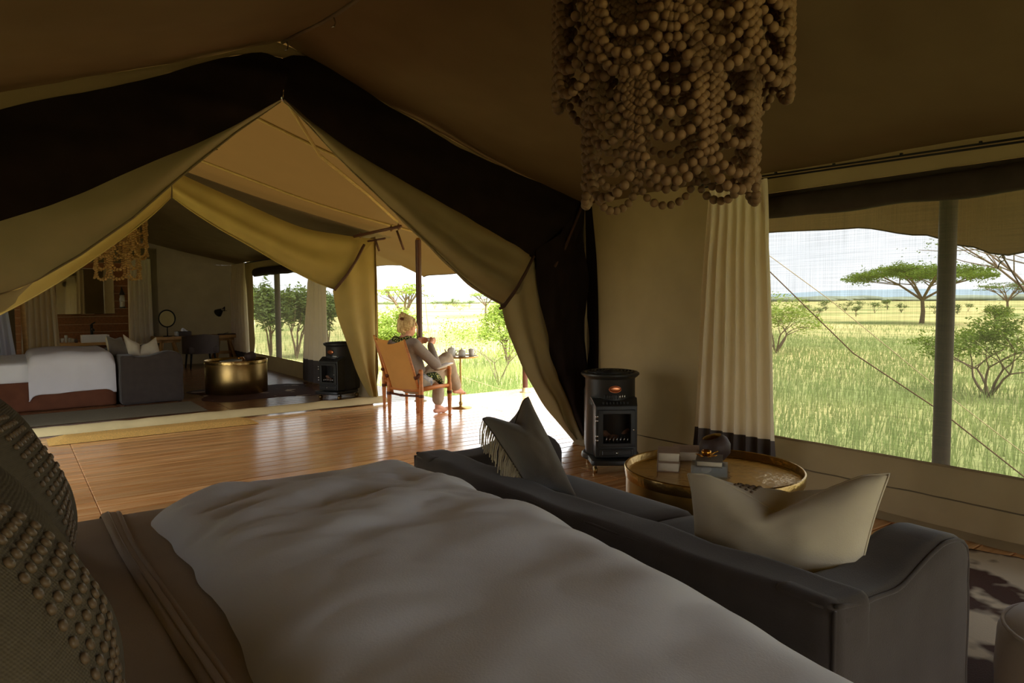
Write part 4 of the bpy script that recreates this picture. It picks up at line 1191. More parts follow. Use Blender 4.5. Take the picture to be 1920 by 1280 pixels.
o2 = one('duvet', grid(lambda u, v: duv2(u, v) if v > .0 else duv2(u, 0), 40, 70), M_dwhite, 'white duvet folded over the far bed', 'duvet', (.6, 10.4, .6))
fold_ = None and grid(lambda u, v: (.17 + .87 * u, 9.628 - .008 * sin(pi * v), .20 + .035 * v + .01 * sin(u * 5)), 20, 4)
part('hem', tube([duv2(k / 30, 0) for k in range(31)], .008, 6), M_dwhite, o2, True)
sofa2 = dup(sofa, (1.07, 9.50, 0), 0, 'grey slipcovered sofa beside the white bed in the far tent')
for (tl, tr, br, bl, m_, lb) in (
        ((200, 630), (228, 632), (246, 668), (207, 668), M_velvet, 'dark cushion with cream fringe at the left end of the far sofa'),
        ((231, 627), (262, 645), (264, 668), (236, 666), M_pale, 'pale cushion, middle one on the far sofa'),
        ((262, 650), (292, 632), (303, 668), (258, 668), M_pale, 'pale pointed cushion, right one on the far sofa')):
    t_, f_, n_ = cushion4('cushion', lb, P(*tl, y=10.15), P(*tr, y=10.1), P(*br, y=10.0), P(*bl, y=10.0), .14, m_, .1, 1, 12)
    if m_ is M_velvet:
        for k in range(24):
            p = f_(-1, .95 - 1.7 * k / 23, 1)
            part('fringe_tassel', tube([p, p + V((-.012, 0, -.02)), p + V((-.014, 0, -.06))], .004, 4), M_fringe, t_, True)
tab2 = dup(tab, (2.53, 9.98, 0), 0, 'round brass drum table between far sofa and far window')
c = V((2.42, 9.80, 0))
book('book', 'flat grey book on the far brass table', c, radians(-40), .16, .34, .045, M_coverg, TZ)
t = thing('clay_bowl', 'dark clay bowl on the far brass table', 'bowl', (2.72, 9.90, TZ), radians(-120)); g = lathe(prof, 24); part('outside', xf((g[0], g[1][:24 * 6]), Mt), M_vase, t); part('inside', xf((g[0], g[1][24 * 6:]), Mt), MATS['ochre glaze'], t)
one('gold_flower', cat_geo(*[ellipsoid((2.60 + .02 * cos(k), 9.98 + .02 * sin(k), TZ + .03 + .02 * (k % 2)), (.03, .02, .02), 8, 6) for k in range(4)]), M_gold, 'gold ornament behind the book on the far brass table', 'ornament', (2.6, 9.98, TZ))
one('cowhide_rug', blob_rug(2.75, 9.75, .85, 5.0, 1.0, .95), M_hide2, 'dark brown cowhide rug under the far brass table', 'rug', (2.75, 9.75, 0))
rg = grid(lambda u, v: (-.9 + 2.72 * u, 8.45 + .95 * v, .004 + .006 * min(1, 30 * min(u, 1 - u, v, 1 - v))), 40, 20)
one('rug', rg, M_rug, 'sage grey woven rug beside the far bed', 'rug', (.4, 8.9, 0))
dup(stove, (3.47, 8.56, 0), radians(-62), 'black gas heater behind the tied-back flap of the far tent')

make_curtain('cream curtain at the far end of the far tent window', 3.75, 13.95, 14.95, 13.75, 15.02, 2.0, .06, .2, 6, group='cream curtains with grey hems', seed=4, amp=.05)
make_curtain('cream curtain with grey hem right behind the far heater', 3.73, 9.75, 10.25, 9.62, 10.72, 2.0, .02, .34, 5, group='cream curtains with grey hems', seed=8, amp=.05)
blind('dark rolled blind above the far tent window', 3.865, 9.2, 13.7, 1.80, .075, 4.0)
t = thing('curtain_rail', 'dark curtain rail of the far tent window', 'curtain rail', (3.8, 12, 2.0)); part('rail', tube([(3.80, 9.2, 2.0), (3.80, 15.0, 2.0)], .012, 6), M_rod, t, True)
cl0, cl1 = P(34, 600, y=YB - .12).x, P(101, 600, y=YB - .12).x
cr0, cr1 = P(238, 600, y=YB - .12).x, P(286, 600, y=YB - .12).x
make_curtain('cream curtain left of the wash room opening', 0, cl0 + .1, cl1, cl0, cl1 + .08, 2.08, .05, .2, 6, V((0, -1, 0)), V((1, 0, 0)), 'cream curtains with grey hems', 2, origin=V((0, YB - .12, 0)), amp=.05)
make_curtain('cream curtain right of the wash room opening', 0, cr0 + .05, cr1, cr0, cr1, 2.08, .05, .2, 5, V((0, -1, 0)), V((1, 0, 0)), 'cream curtains with grey hems', 6, origin=V((0, YB - .12, 0)), amp=.05)
cz = P(222, 537, y=10.9)
make_chandelier('wooden bead chandelier hanging inside the far tent', (cz.x, 10.9, cz.z), .98 * 1.09, 1, 0, .014, M_beadf, 2)

# wash room: boarded wall, vanity, basin, mirror
VY = 16.55
vx0, vx1 = P(96, 640, y=VY).x, P(250, 640, y=VY).x
pn = thing('board_wall', 'brown boarded back wall of the wash room', 'panelling', ((vx0 + vx1) / 2, VY + .32, 0)); pn['kind'] = 'structure'; del pn['category']
zb_ = 0
while zb_ < 2.2:
    part('board', box(vx0 - .6, vx1 + .3, VY + .31, VY + .34, zb_ + .003, zb_ + .157, .003, 1), M_vanity, pn, True, False); zb_ += .16
ztop = P(150, 642, y=VY).z
t = thing('vanity', 'brown wooden vanity counter in the wash room of the far tent', 'vanity', ((vx0 + vx1) / 2, VY, 0))
part('counter', box(vx0 - .1, vx1 + .1, VY - .22, VY + .3, ztop - .06, ztop, .006), M_pine, t, True, False)
part('drawer_front', box(vx0, (vx0 + vx1) / 2 - .01, VY - .18, VY + .28, ztop - .34, ztop - .07, .006), M_vanity, t, True, False)
part('drawer_front', box((vx0 + vx1) / 2 + .01, vx1, VY - .18, VY + .28, ztop - .34, ztop - .07, .006), M_vanity, t, True, False)
for x in (vx0 + .03, vx1 - .03): part('leg', box(x - .03, x + .03, VY - .15, VY - .09, .0, ztop - .34), M_vanity, t, True, False)
part('pipe', tube([V((P(185, 650, y=VY).x, VY - .2, ztop - .1)), V((P(187, 650, y=VY).x, VY - .22, ztop - .2)), V((P(193, 650, y=VY).x, VY - .2, ztop - .26))], .02, 8), M_rod, t, True)
bx0, bx1 = P(152, 628, y=VY - .1).x, P(204, 628, y=VY - .1).x
t = thing('basin', 'white rectangular basin on the vanity counter', 'basin', ((bx0 + bx1) / 2, VY - .05, ztop))
h_ = .15
part('wall', cat_geo(box(bx0, bx1, VY - .2, VY - .18, ztop, ztop + h_, .004), box(bx0, bx1, VY + .08, VY + .1, ztop, ztop + h_, .004), box(bx0, bx0 + .02, VY - .18, VY + .08, ztop, ztop + h_), box(bx1 - .02, bx1, VY - .18, VY + .08, ztop, ztop + h_), box(bx0, bx1, VY - .18, VY + .08, ztop, ztop + .02)), M_white, t, True, False)
fxp = P(172, 620, y=VY + .2).x
t = thing('tap', 'dark metal tap behind the white basin', 'tap', (fxp, VY + .2, ztop)); part('stem', tube([V((fxp, VY + .2, ztop)), V((fxp, VY + .2, ztop + .36))], .028, 10), M_rod, t, True)
part('spout', tube([V((fxp, VY + .2, ztop + .26)), V((fxp + .02, VY + .05, ztop + .26)), V((fxp + .02, VY + .03, ztop + .22))], .02, 8), M_rod, t, True); part('lever', tube([V((fxp, VY + .2, ztop + .36)), V((fxp + .06, VY + .16, ztop + .40))], .014, 6), M_rod, t, True)
ma, mb = P(100, 502, y=VY + .29), P(216, 588, y=VY + .29)
t = thing('wall_mirror', 'frameless rounded mirror on the boarded wash room wall', 'mirror', ((ma.x + mb.x) / 2, VY + .3, mb.z))
mw = (mb.x - ma.x) / 2; part('pane', xf(box(-mw, mw, -.01, .01, 0, ma.z - mb.z, .008), Matrix.Translation((0, -.09, 0)) @ Matrix.Rotation(radians(9), 4, 'Z')), M_mirror, t, False, False)
for k, (u, hh, m_) in enumerate(((110, .12, M_vase), (117, .10, M_glass), (124, .16, M_glass), (131, .10, M_glass), (137, .09, M_glass), (143, .08, M_vase))):
    x = P(u, 640, y=VY - .05).x
    one('toiletry_bottle' if m_ is M_vase else 'drinking_glass', lathe([(.001, 0), (.026, .0), (.028, .02), (.03, hh * .7), (.014, hh * .82), (.014, hh), (.001, hh)] if m_ is M_vase else [(.001, 0.004), (.026, .004), (.032, hh), (.029, hh), (.024, .012), (.001, .012)], 12, (x, VY - .05, ztop)), m_,
        ('dark toiletry bottle at the left end of the vanity counter', 'clear drinking glass, first beside the left dark bottle', 'tall clear glass carafe on the vanity counter', 'clear drinking glass right of the tall carafe', 'short clear glass next to the small dark jar', 'small dark jar left of the white basin')[k], 'jar' if k == 5 else 'bottle' if k in (0, 2) else 'glass', (x, VY - .05, ztop))
lx = P(229, 560, y=VY + .25)
t = thing('wall_lantern', 'dark metal lantern on the boards right of the wash room mirror', 'wall lamp', (lx.x, VY + .25, lx.z - .2))
part('glass', lathe([(.05, .03), (.055, .2), (.04, .28)], 12), M_glass, t); part('cap', lathe([(.06, .28), (.03, .36), (.012, .42)], 12), M_rod, t); part('base', lathe([(.001, 0), (.06, 0), (.06, .03), (.001, .03)], 12), M_rod, t)
part('candle', lathe([(.02, .03), (.02, .14), (.001, .14)], 10), M_page, t); part('bracket', tube([(0, 0, .42), (0, .04, .45), (0, .06, .40)], .01, 6), M_rod, t)

# desk, chair, mirror, lamp
DY = 14.55
dzt = P(320, 631, y=DY).z
dx0, dx1 = P(290, 631, y=DY).x, P(450, 631, y=DY).x
t = thing('desk', 'pale wooden trestle desk against the far canvas wall', 'desk', ((dx0 + dx1) / 2, DY + .2, 0))
part('top', box(dx0, dx1, DY - .05, DY + .45, dzt - .06, dzt, .006), M_pine, t, True, False)
for xc in (P(318, 650, y=DY).x, P(424, 650, y=DY).x):
    tr = part('trestle', box(xc - .22, xc + .22, DY + .14, DY + .22, dzt - .12, dzt - .062), M_pine, t, True, False)
    for sx_ in (-1, 1):
        for sy_ in (-1, 1):
            a = V((xc + sx_ * .10, DY + .18 + sy_ * .02, dzt - .1)); b = V((xc + sx_ * .20, DY + .18 + sy_ * .2, 0)); part('leg', tube([a, b], .032, 4), M_pine, tr, True, False)
    part('brace', box(xc - .15, xc + .15, DY + .16, DY + .2, .2, .26), M_pine, tr, True, False)
mc = P(313, 597, y=DY + .1)
t = thing('vanity_mirror', 'round dark-framed mirror on a stand on the desk', 'mirror', (mc.x, DY + .1, dzt)); dzm = mc.z - dzt
yaw_m = radians(-38)
ring_pts = [V((.16 * cos(a) * cos(yaw_m), .16 * cos(a) * sin(yaw_m), dzm + .16 * sin(a))) for a in [2 * pi * k / 28 for k in range(29)]]
part('frame', tube(ring_pts, .013, 6), M_rod, t); part('glass', ([V((0, 0, dzm))] + ring_pts[:28], [(0, k + 1, (k + 1) % 28 + 1) for k in range(28)]), M_mirror, t); part('stem', tube([(0, 0, .01), (0, 0, dzm - .16)], .01, 8), M_rod, t); part('foot', lathe([(.08, 0), (.08, .012), (.001, .014)], 20), M_rod, t)
c = P(346, 627, y=DY + .1); t = thing('tissue_box', 'tissue box with a white tissue on the far desk', 'box', (c.x, DY + .12, dzt)); part('body', box(-.12, .12, -.06, .06, 0, .09, .006), M_dgrey, t)
part('tissue', grid(lambda u, v: (-.06 + .12 * u + .01 * sin(v * 9), .02 * sin(u * 6), .088 + .07 * v * (.6 + .4 * sin(u * 5))), 8, 5), M_dwhite, t)
c = P(331, 627, y=DY + .05); one('glass_jar', lathe([(.001, 0), (.04, 0), (.045, .03), (.042, .09), (.035, .1), (.001, .1)], 14, (c.x, DY + .05, dzt)), M_glass, 'small glass jar beside the tissue box', 'jar', (c.x, DY + .05, dzt))
c = P(415, 583, y=YB - .22)
t = thing('wall_lamp', 'black wall lamp with a cone shade above the far desk', 'wall lamp', (c.x, YB - .1, c.z))
Ml = Matrix.Translation((-.02, -.12, 0)) @ Matrix.Rotation(radians(40), 4, 'Y') @ Matrix.Rotation(radians(48), 4, 'X')
part('shade', xf(lathe([(.085, -.08), (.07, -.04), (.03, .05), (.02, .06)], 20), Ml), M_rod, t); part('shade_lining', xf(lathe([(.080, -.082), (.066, -.04), (.028, .045)], 20), Ml), M_white, t)
part('arm', tube([(.04, -.1, .05), (.08, -.06, .08), (.1, .05, .0)], .012, 6), M_rod, t); part('wall_plate', lathe([(.05, 0), (.05, .01)], 14, (.1, .05, 0)), M_rod, t)
c = P(425, 627, y=DY + .1); t = thing('desk_tray', 'small dark tray on the right end of the far desk', 'tray', (c.x, DY + .1, dzt)); part('tray', box(-.16, .16, -.06, .06, 0, .02, .004), M_dgrey, t); part('pen', tube([(-.05, 0, .02), (.04, .01, .05)], .006, 5), M_rod, t)
c = P(378, 690, y=DY - .45)
t = thing('desk_chair', 'charcoal upholstered tub chair pushed up to the far desk', 'chair', (c.x, DY - .42, 0)); ch_t = P(378, 626, y=DY - .6).z
part('backrest', grid(lambda u, v: (.33 * sin((u - .5) * 3.0), -.30 * cos((u - .5) * 3.0), .28 + (ch_t - .28) * v * (1 - .12 * abs(u - .5) * 2) + 0), 24, 8), M_dgrey, t)
part('seat', soft_box(-.28, .28, -.26, .26, .28, .42, .05, 6), M_dgrey, t)
for (x, yv) in ((-.2, -.2), (.2, -.2), (-.2, .2), (.2, .2)): part('leg', tube([(x, yv, .3), (x * 1.15, yv * 1.15, 0)], [.022, .014], 8), M_rod, t)
# bed net and its post
a = P(0, 592, y=11.4); b = P(36, 672, y=11.4)
t = thing('mosquito_net', 'white gathered mosquito net at the left behind the far bed', 'net', (a.x, 11.4, 0))
part('drape', grid(lambda u, v: (P(-40, 600, y=11.4).x + (P(8 + 30 * v ** 1.3, 600, y=11.4).x - P(-40, 600, y=11.4).x) * u, 11.4 + .06 * sin(u * 22 + v * 2), 1.75 - 1.72 * v), 40, 16), M_net, t, True)
a = P(46, 560, y=12.2); one('tent_pole', tube([V((a.x, 12.2, 0)), V((a.x - .05, 12.2, 2.2))], .032, 10), M_pine, 'pale wooden pole beside the left wash room curtain', 'pole', (a.x, 12.2, 0))

# lamp under the fly over the deck
c = P(397, 279, y=6.3); fz = fly_pt(c.x, 6.3).z
t = thing('hanging_lamp', 'small round lamp hung under the fly sheet', 'lamp', (c.x, 6.3, c.z))
part('shade', lathe([(.05, .0), (.062, .02), (.055, .05), (.02, .07), (.012, .075)], 20), M_brassd, t); part('bulb', ellipsoid((0, 0, .012), (.035, .035, .025), 12, 8), M_white, t); part('cord', tube([(0, 0, .07), (0, 0, fz - c.z)], .006, 6), M_rod, t)

# ================================================================ DECK: safari chairs, woman, tea table
def make_chair(label, loc, rotz):
    t = thing('safari_chair', label, 'chair', loc, rotz, group='tan safari chairs on the deck')
    X, Y, = .215, .235
    def leg(x, yv, h):
        return lathe([(.001, 0), (.017, 0), (.019, .03), (.015, .035), (.017, .06), (.023, .20), (.025, .30), (.025, .36), (.021, .38), (.019, .44), (.023, .47), (.024, h - .02), (.018, h), (.001, h)], 12, (x, yv, 0))
    for (x, yv, h) in ((-X, -Y, .545), (-X, Y, .545), (X, -Y, .545), (X, Y, .545)):
        lg = part('leg', leg(x, yv, h), M_oak, t); part('leather_band', lathe([(.026, .255), (.028, .262), (.028, .282), (.026, .288)], 12, (x, yv, 0)), M_leath, lg)
    for yv in (-Y, Y): part('side_rail', tube([(-X, yv, .345), (0, yv, .348), (X, yv, .345)], [.017, .022, .017], 10), M_oak, t)
    for x in (-X, X): part('cross_rail', tube([(x, -Y, .325), (x, 0, .325), (x, Y, .325)], [.015, .020, .015], 10), M_oak, t)
    part('seat_sling', grid(lambda u, v: (-X + 2 * X * u, -Y + 2 * Y * v, .345 - .055 * sin(pi * v) * (.7 + .3 * sin(pi * u)) - .012 * sin(pi * u)), 14, 16), M_tan, t)
    for s in (-1, 1):
        part('back_upright', tube([(-X + .02, s * (Y - .035), .27), (-X - .04, s * (Y - .03), .45), (-X - .20, s * (Y - .03), .86)], [.012, .014, .011], 8), M_oak, t)
        part('arm_strap', grid(lambda u, v: (-X + 2 * X * u, s * Y - .022 + .044 * v, .535 - .018 * sin(pi * u)), 16, 3), M_leath if s > 0 else M_tan, t)
        part('arm_pad', tube([(-X, s * Y, .50), (-X - .03, s * (Y - .02), .47), (-X - .06, s * (Y - .03), .46)], .022, 8), M_leath, t)
        part('brass_stud', ellipsoid((-X - .024, s * Y, .49), (.006, .006, .006), 8, 6), M_brassd, t)

    def back(u, v):
        w = (Y - .025) * (1 - .04 * sin(pi * v)); z = .335 + .52 * v; x = -X + .005 - .215 * (v ** 1.1)
        sag = .045 * sin(pi * u); top = .045 * (sin(pi * u)) * max(0, (v - .7) / .3) ** 1.5
        return (x - sag * (.4 + .6 * (1 - v)), -w + 2 * w * u, z - top)
    part('back_sling', grid(back, 18, 20), M_tan, t)
    part('back_strap', tube([(-X, -Y, .272), (-X - .012, 0, .262), (-X, Y, .272)], .012, 6), M_leath, t)
    part('buckle', box(-X - .022, -X + .0, .02, .06, .25, .278, .003, 1), M_leath, t)
    return t


CH = V((3.52, 6.53, 0)); CA = radians(17)
chair1 = make_chair('tan leather safari chair the person sits in', CH, CA)
dup(chair1, (3.80, 7.24, 0), radians(26), 'tan safari chair mostly hidden behind the seated person')

# the woman, in chair coordinates: x forward, y to her left
c = P(864, 764, z=0)
tt = thing('side_table', 'small round metal tea table at the deck edge', 'table', (c.x, c.y, 0)); th_ = P(862, 676, x=c.x + .0).z if False else .60
part('top', lathe([(.001, th_ - .012), (.205, th_ - .012), (.21, th_ - .004), (.21, th_ + .006), (.204, th_ + .006), (.2, th_), (.001, th_)], 40), M_brassd, tt); part('stem', lathe([(.012, .05), (.011, th_ - .012)], 12), M_brassd, tt)
part('base', lathe([(.13, 0), (.13, .006), (.02, .012), (.016, .03), (.022, .045), (.022, .06), (.012, .075)], 32), M_brassd, tt)
TP = V((c.x, c.y, th_))
rt = V((.81, -.59, 0)); fwd_ = V((.59, .81, 0))
p_ = TP - rt * .10
t = thing('teapot', 'white teapot on the tea table', 'teapot', p_); part('body', lathe([(.001, 0), (.045, 0), (.052, .02), (.05, .07), (.042, .09), (.02, .094)], 20), M_white, t); part('lid', lathe([(.044, .088), (.03, .1), (.008, .105), (.009, .118), (.001, .122)], 16), M_white, t)
part('spout', tube([V((0, 0, .03)) - rt * .045, V((0, 0, .06)) - rt * .07, V((0, 0, .085)) - rt * .078], [.012, .009, .007], 8), M_white, t); part('handle', tube([V((0, 0, .07)) + rt * .045, V((0, 0, .065)) + rt * .075, V((0, 0, .02)) + rt * .05], .006, 6), M_white, t)
p_ = TP + rt * .02
t = thing('sugar_bowl', 'white lidded sugar bowl between teapot and milk cup', 'bowl', p_); part('body', lathe([(.001, 0), (.038, 0), (.044, .02), (.042, .062), (.001, .064)], 18), M_white, t); part('lid', lathe([(.044, .062), (.03, .074), (.008, .08), (.008, .095), (.001, .098)], 16), M_white, t)
p_ = TP + rt * .13
t = thing('milk_cup', 'white cup at the right side of the tea table', 'cup', p_); part('body', lathe([(.001, 0), (.03, 0), (.032, .02), (.035, .085), (.031, .085), (.028, .01), (.001, .008)], 18), M_white, t); part('handle', tube([V((0, 0, .07)) + rt * .033, V((0, 0, .05)) + rt * .055, V((0, 0, .025)) + rt * .033], .005, 6), M_white, t)

W_ = Matrix.Translation(CH) @ Matrix.Rotation(CA, 4, 'Z')


def L(x, yv, z): return W_ @ V((x, yv, z))


hipc = V((-.06, 0, .395)); shc = V((-.235, .0, .80)); neck = V((-.235, .0, .865)); head = V((-.175, -.015, .985))
kneeR = V((.40, -.03, .60)); ankR = V((.62, .03, .255)); kneeL = V((.37, .06, .44)); ankL = V((.30, .02, .075))
shR, shL = V((-.225, -.165, .80)), V((-.215, .165, .79)); elR, elL = V((.02, -.235, .565)), V((.04, .23, .56)); wrR, wrL = V((.09, -.075, .79)), V((.04, .085, .79))
# body: one continuous skin
hd = [('ell', head, (.092, .074, .105)), ('ell', head + V((.03, 0, -.05)), (.062, .056, .065)), ('cap', head + V((.055, 0, -.085)), head + V((.05, 0, -.07)), .028, .03),
      ('cap', head + V((.088, 0, .005)), head + V((.104, 0, -.028)), .010, .014), ('cap', head + V((.08, -.012, -.055)), head + V((.08, .012, -.055)), .014, .014), ('cap', head + V((.078, -.03, .022)), head + V((.078, .03, .022)), .016, .016),
      ('ell', head + V((-.005, -.076, -.012)), (.018, .010, .028)), ('ell', head + V((-.005, .076, -.012)), (.018, .010, .028)), ('cap', neck - V((0, 0, .04)), head + V((-.01, 0, -.07)), .05, .047)]
tor = [('cap', hipc, hipc + V((-.03, 0, .15)), .125, .115), ('cap', hipc + V((-.03, 0, .15)), shc - V((0, 0, .08)), .115, .12), ('cap', shR, shL, .055, .055), ('cap', shR, elR, .045, .038), ('cap', shL, elL, .045, .038), ('cap', elR, wrR, .036, .024), ('cap', elL, wrL, .036, .024),
       ('cap', hipc + V((.02, -.09, 0)), kneeR, .078, .052), ('cap', hipc + V((.02, .09, 0)), kneeL, .078, .052), ('cap', kneeR, ankR, .050, .032), ('cap', kneeL, ankL, .050, .032)]
ft = []
for ank, d, sd in ((ankR, V((.95, .1, -.22)), -1), (ankL, V((.98, -.08, -.14)), 1)):
    d = d.normalized(); lat = d.cross(V((0, 0, 1))).normalized(); toe = ank + d * .17 + (V((0, 0, -.012)) if ank is ankL else V((0, 0, -.045)))
    heel = ank - d * .035 + V((0, 0, -.045)); ft += [('cap', heel, ank + d * .08 + V((0, 0, -.035)), .026, .030), ('cap', ank, ank + d * .09 + V((0, 0, -.03)), .034, .028), ('cap', ank + d * .09 + V((0, 0, -.035)), toe - d * .02, .030, .020)]
    for k in range(5):
        o_ = lat * (.028 - .014 * k) * sd; ft.append(('cap', toe - d * .03 + o_, toe + d * (.022 - .007 * k) + o_ - V((0, 0, .004)), .011, .0095 - .0008 * k))
cup_c = V((.185, .005, .815))


def hand(wr, side, cup):
    """palm beside the cup, four bent fingers round it, thumb on the near side"""
    pr = []; inw = V((0, -side, 0)); palm = wr + V((.045, -side * .012, .02)); pr += [('cap', wr, palm, .024, .026), ('cap', palm + V((0, 0, .022)), palm + V((.005, 0, -.022)), .020, .019)]
    for k in range(4):
        z = .026 - .017 * k; a = palm + V((.022, -side * .002, z)); ln = (.036, .042, .038, .030)[k]
        b = a + V((ln * .9, side * .004 - side * .008, .004)); c_ = b + V((ln * .45, -side * ln * .75, .002)); d_ = c_ + V((-.004, -side * ln * .45, -.002)); pr += chain([a, b, c_, d_], [.0095, .009, .0082, .0074])
    th0 = palm + V((-.002, -side * .016, .026)); th1 = th0 + V((.022, -side * .020, .014)); th2 = th1 + V((.024, -side * .006, -.002)); pr += chain([th0, th1, th2], [.011, .0098, .0085])
    return pr


hands = hand(wrR, -1, cup_c) + hand(wrL, 1, cup_c)
pers = link('person', raw_mesh('person', *blob(hd + tor + ft + hands, .0062, 3), M_skin), None, W_)
tag(pers, 'person in grey knit sweater and green scarf seated on the deck holding a cup', 'person')
sw = [('cap', hipc + V((-.01, 0, .02)), hipc + V((-.04, 0, .16)), .140, .130), ('cap', hipc + V((-.04, 0, .16)), shc - V((0, 0, .07)), .130, .138), ('cap', shc + V((0, -.10, -.02)), shc + V((0, .10, -.02)), .085, .085), ('cap', shR + V((0, .02, 0)), shL - V((0, .02, 0)), .070, .070),
      ('cap', shR, elR, .062, .053), ('cap', shL, elL, .062, .053), ('cap', elR, wrR - (wrR - elR).normalized() * .03, .053, .036), ('cap', elL, wrL - (wrL - elL).normalized() * .03, .053, .036)]
part('sweater', blob(sw, .009, 5), M_sweat, pers)
tg_ = blob([('cap', hipc + V((-.03, -.05, .0)), hipc + V((-.03, .05, .0)), .135, .135), ('cap', hipc + V((.0, -.085, .0)), kneeR, .105, .078), ('cap', hipc + V((.0, .085, -.01)), kneeL, .105, .075), ('cap', kneeR, kneeR.lerp(ankR, .5), .078, .072), ('cap', kneeR.lerp(ankR, .5), ankR.lerp(kneeR, .10), .066, .070), ('cap', kneeL, ankL.lerp(kneeL, .2), .072, .064)], .010, 5)
tg_ = ([v + V((nz3(v.x * 14, v.y * 14, v.z * 14), nz3(v.y * 14, v.z * 14, v.x * 14), nz3(v.z * 14, v.x * 14, v.y * 14))) * .010 for v in tg_[0]], tg_[1])
part('trousers', tg_, M_trous, pers)
sc = [('cap', neck + V((.075 * cos(a), .085 * sin(a), -.02 + .012 * sin(3 * a))), neck + V((.075 * cos(a + .5), .085 * sin(a + .5), -.02 + .012 * sin(3 * a + 1.5))), .034, .034) for a in [k * .45 for k in range(14)]]
part('scarf', blob(sc, .008, 2), M_scarf, pers)
sc = chain([hipc + V((.03, -.155, .06)), hipc + V((.12, -.165, .055)), hipc + V((.20, -.13, .03)), hipc + V((.27, -.12, -.03))], [.035, .045, .04, .03])
part('scarf_end', blob(sc, .008, 2), M_scarf, pers)
part('shirt_tail', blob(chain([hipc + V((-.03, -.14, .05)), hipc + V((.04, -.15, .02)), hipc + V((.08, -.13, -.04))], [.045, .05, .03]), .009, 3), M_jeans, pers)
hr = [('ell', head + V((-.022, 0, .022)), (.094, .084, .098)), ('cap', head + V((-.085, 0, .05)), head + V((-.10, .0, -.03)), .045, .040), ('cap', head + V((-.05, 0, .10)), head + V((-.085, .0, .105)), .034, .030), ('cap', head + V((-.02, 0, .105)), head + V((-.06, .02, .135)), .022, .016),
      ('cap', head + V((.04, -.055, .06)), head + V((.0, -.082, .0)), .020, .014), ('cap', head + V((.04, .055, .06)), head + V((.0, .082, .0)), .020, .014), ('cap', head + V((.055, 0, .085)), head + V((.06, -.04, .06)), .018, .014), ('cap', head + V((-.07, 0, -.04)), head + V((-.06, 0, -.075)), .04, .025)]
hg = blob(hr, .007, 2); part('hair', ([v + V((0, .003 * sin(v.z * 260 + v.x * 90), .002 * sin(v.x * 240))) for v in hg[0]], hg[1]), M_hair, pers)
part('hair_strand', tube([head + V((.06, -.045, .06)), head + V((.085, -.055, -.01)), head + V((.09, -.05, -.07)), head + V((.105, -.045, -.11))], [.008, .009, .006, .002], 6), M_hair, pers)
part('hair_clip', ellipsoid(head + V((-.10, -.02, .075)), (.022, .03, .018), 10, 6), M_leath, pers)
for s in (-1, 1): part('eye', ellipsoid(head + V((.082, s * .03, .004)), (.008, .011, .006), 8, 6), M_rod, pers)
t = thing('tea_cup', 'small white cup held up in the seated person\'s hands', 'cup', W_ @ (cup_c - V((0, 0, .03)))); part('body', lathe([(.001, 0), (.022, 0), (.03, .02), (.036, .06), (.033, .06), (.027, .02), (.001, .006)], 18), M_white, t); part('handle', tube([V((.03, 0, .05)), V((.052, 0, .04)), V((.032, 0, .018))], .004, 6), M_white, t)
nb = thing('notebook', 'thin white notebook resting on the chair arm', 'notebook', L(.10, -.235, .548), CA); part('pages', xf(box(-.11, .13, -.05, .05, 0, .012, .002, 1), Matrix.Rotation(radians(-9), 4, 'Y')), M_page, nb); part('cover', xf(box(-.112, .132, -.052, .052, .012, .016, .001, 1), Matrix.Rotation(radians(-9), 4, 'Y')), M_white, nb)

# ================================================================ OUTDOORS
def tree_branches(rg, start, d, L_, r, depth, out, tips, flat):
    p = V(start); d = V(d).normalized(); pts = [p.copy()]; rs = [r]; n = 4
    for k in range(n):
        d = (d + V((rg.uniform(-.25, .25), rg.uniform(-.25, .25), rg.uniform(-.12, .12)))).normalized(); p = p + d * L_ / n; pts.append(p.copy()); rs.append(r * (1 - .45 * (k + 1) / n))
    out.append((pts, rs))
    if depth == 0: tips.append(p); return
    for k in range(rg.choice((2, 3, 3))):
        a = rg.uniform(0, 2 * pi); sp = rg.uniform(.5, 1.0); nd = (d + V((cos(a) * sp, sin(a) * sp, rg.uniform(-.15, .35) * (1 - flat)))).normalized()
        if flat: nd.z = max(nd.z * (1 - flat), .12)
        tree_branches(rg, p, nd, L_ * rg.uniform(.62, .85), rs[-1] * .85, depth - 1, out, tips, flat)


def leaves(rg, centres, rx, rz, n, s):
    vs, fs = [], []
    for c in centres:
        for k in range(n):
            a = rg.uniform(0, 2 * pi); q = sqrt(rg.random()); z = rg.gauss(0, .45)
            p = V((c.x + rx * q * cos(a), c.y + rx * q * sin(a), c.z + rz * z * (1.2 - q)))
            u = V((rg.uniform(-1, 1), rg.uniform(-1, 1), rg.uniform(-.5, .5))).normalized() * s * rg.uniform(.6, 1.3); w = V((rg.uniform(-1, 1), rg.uniform(-1, 1), rg.uniform(-.6, .6))).normalized() * s * .5
            i = len(vs); vs += [p - u, p - w * .8, p + u, p + w]; fs.append((i, i + 1, i + 2, i + 3))
    return vs, fs


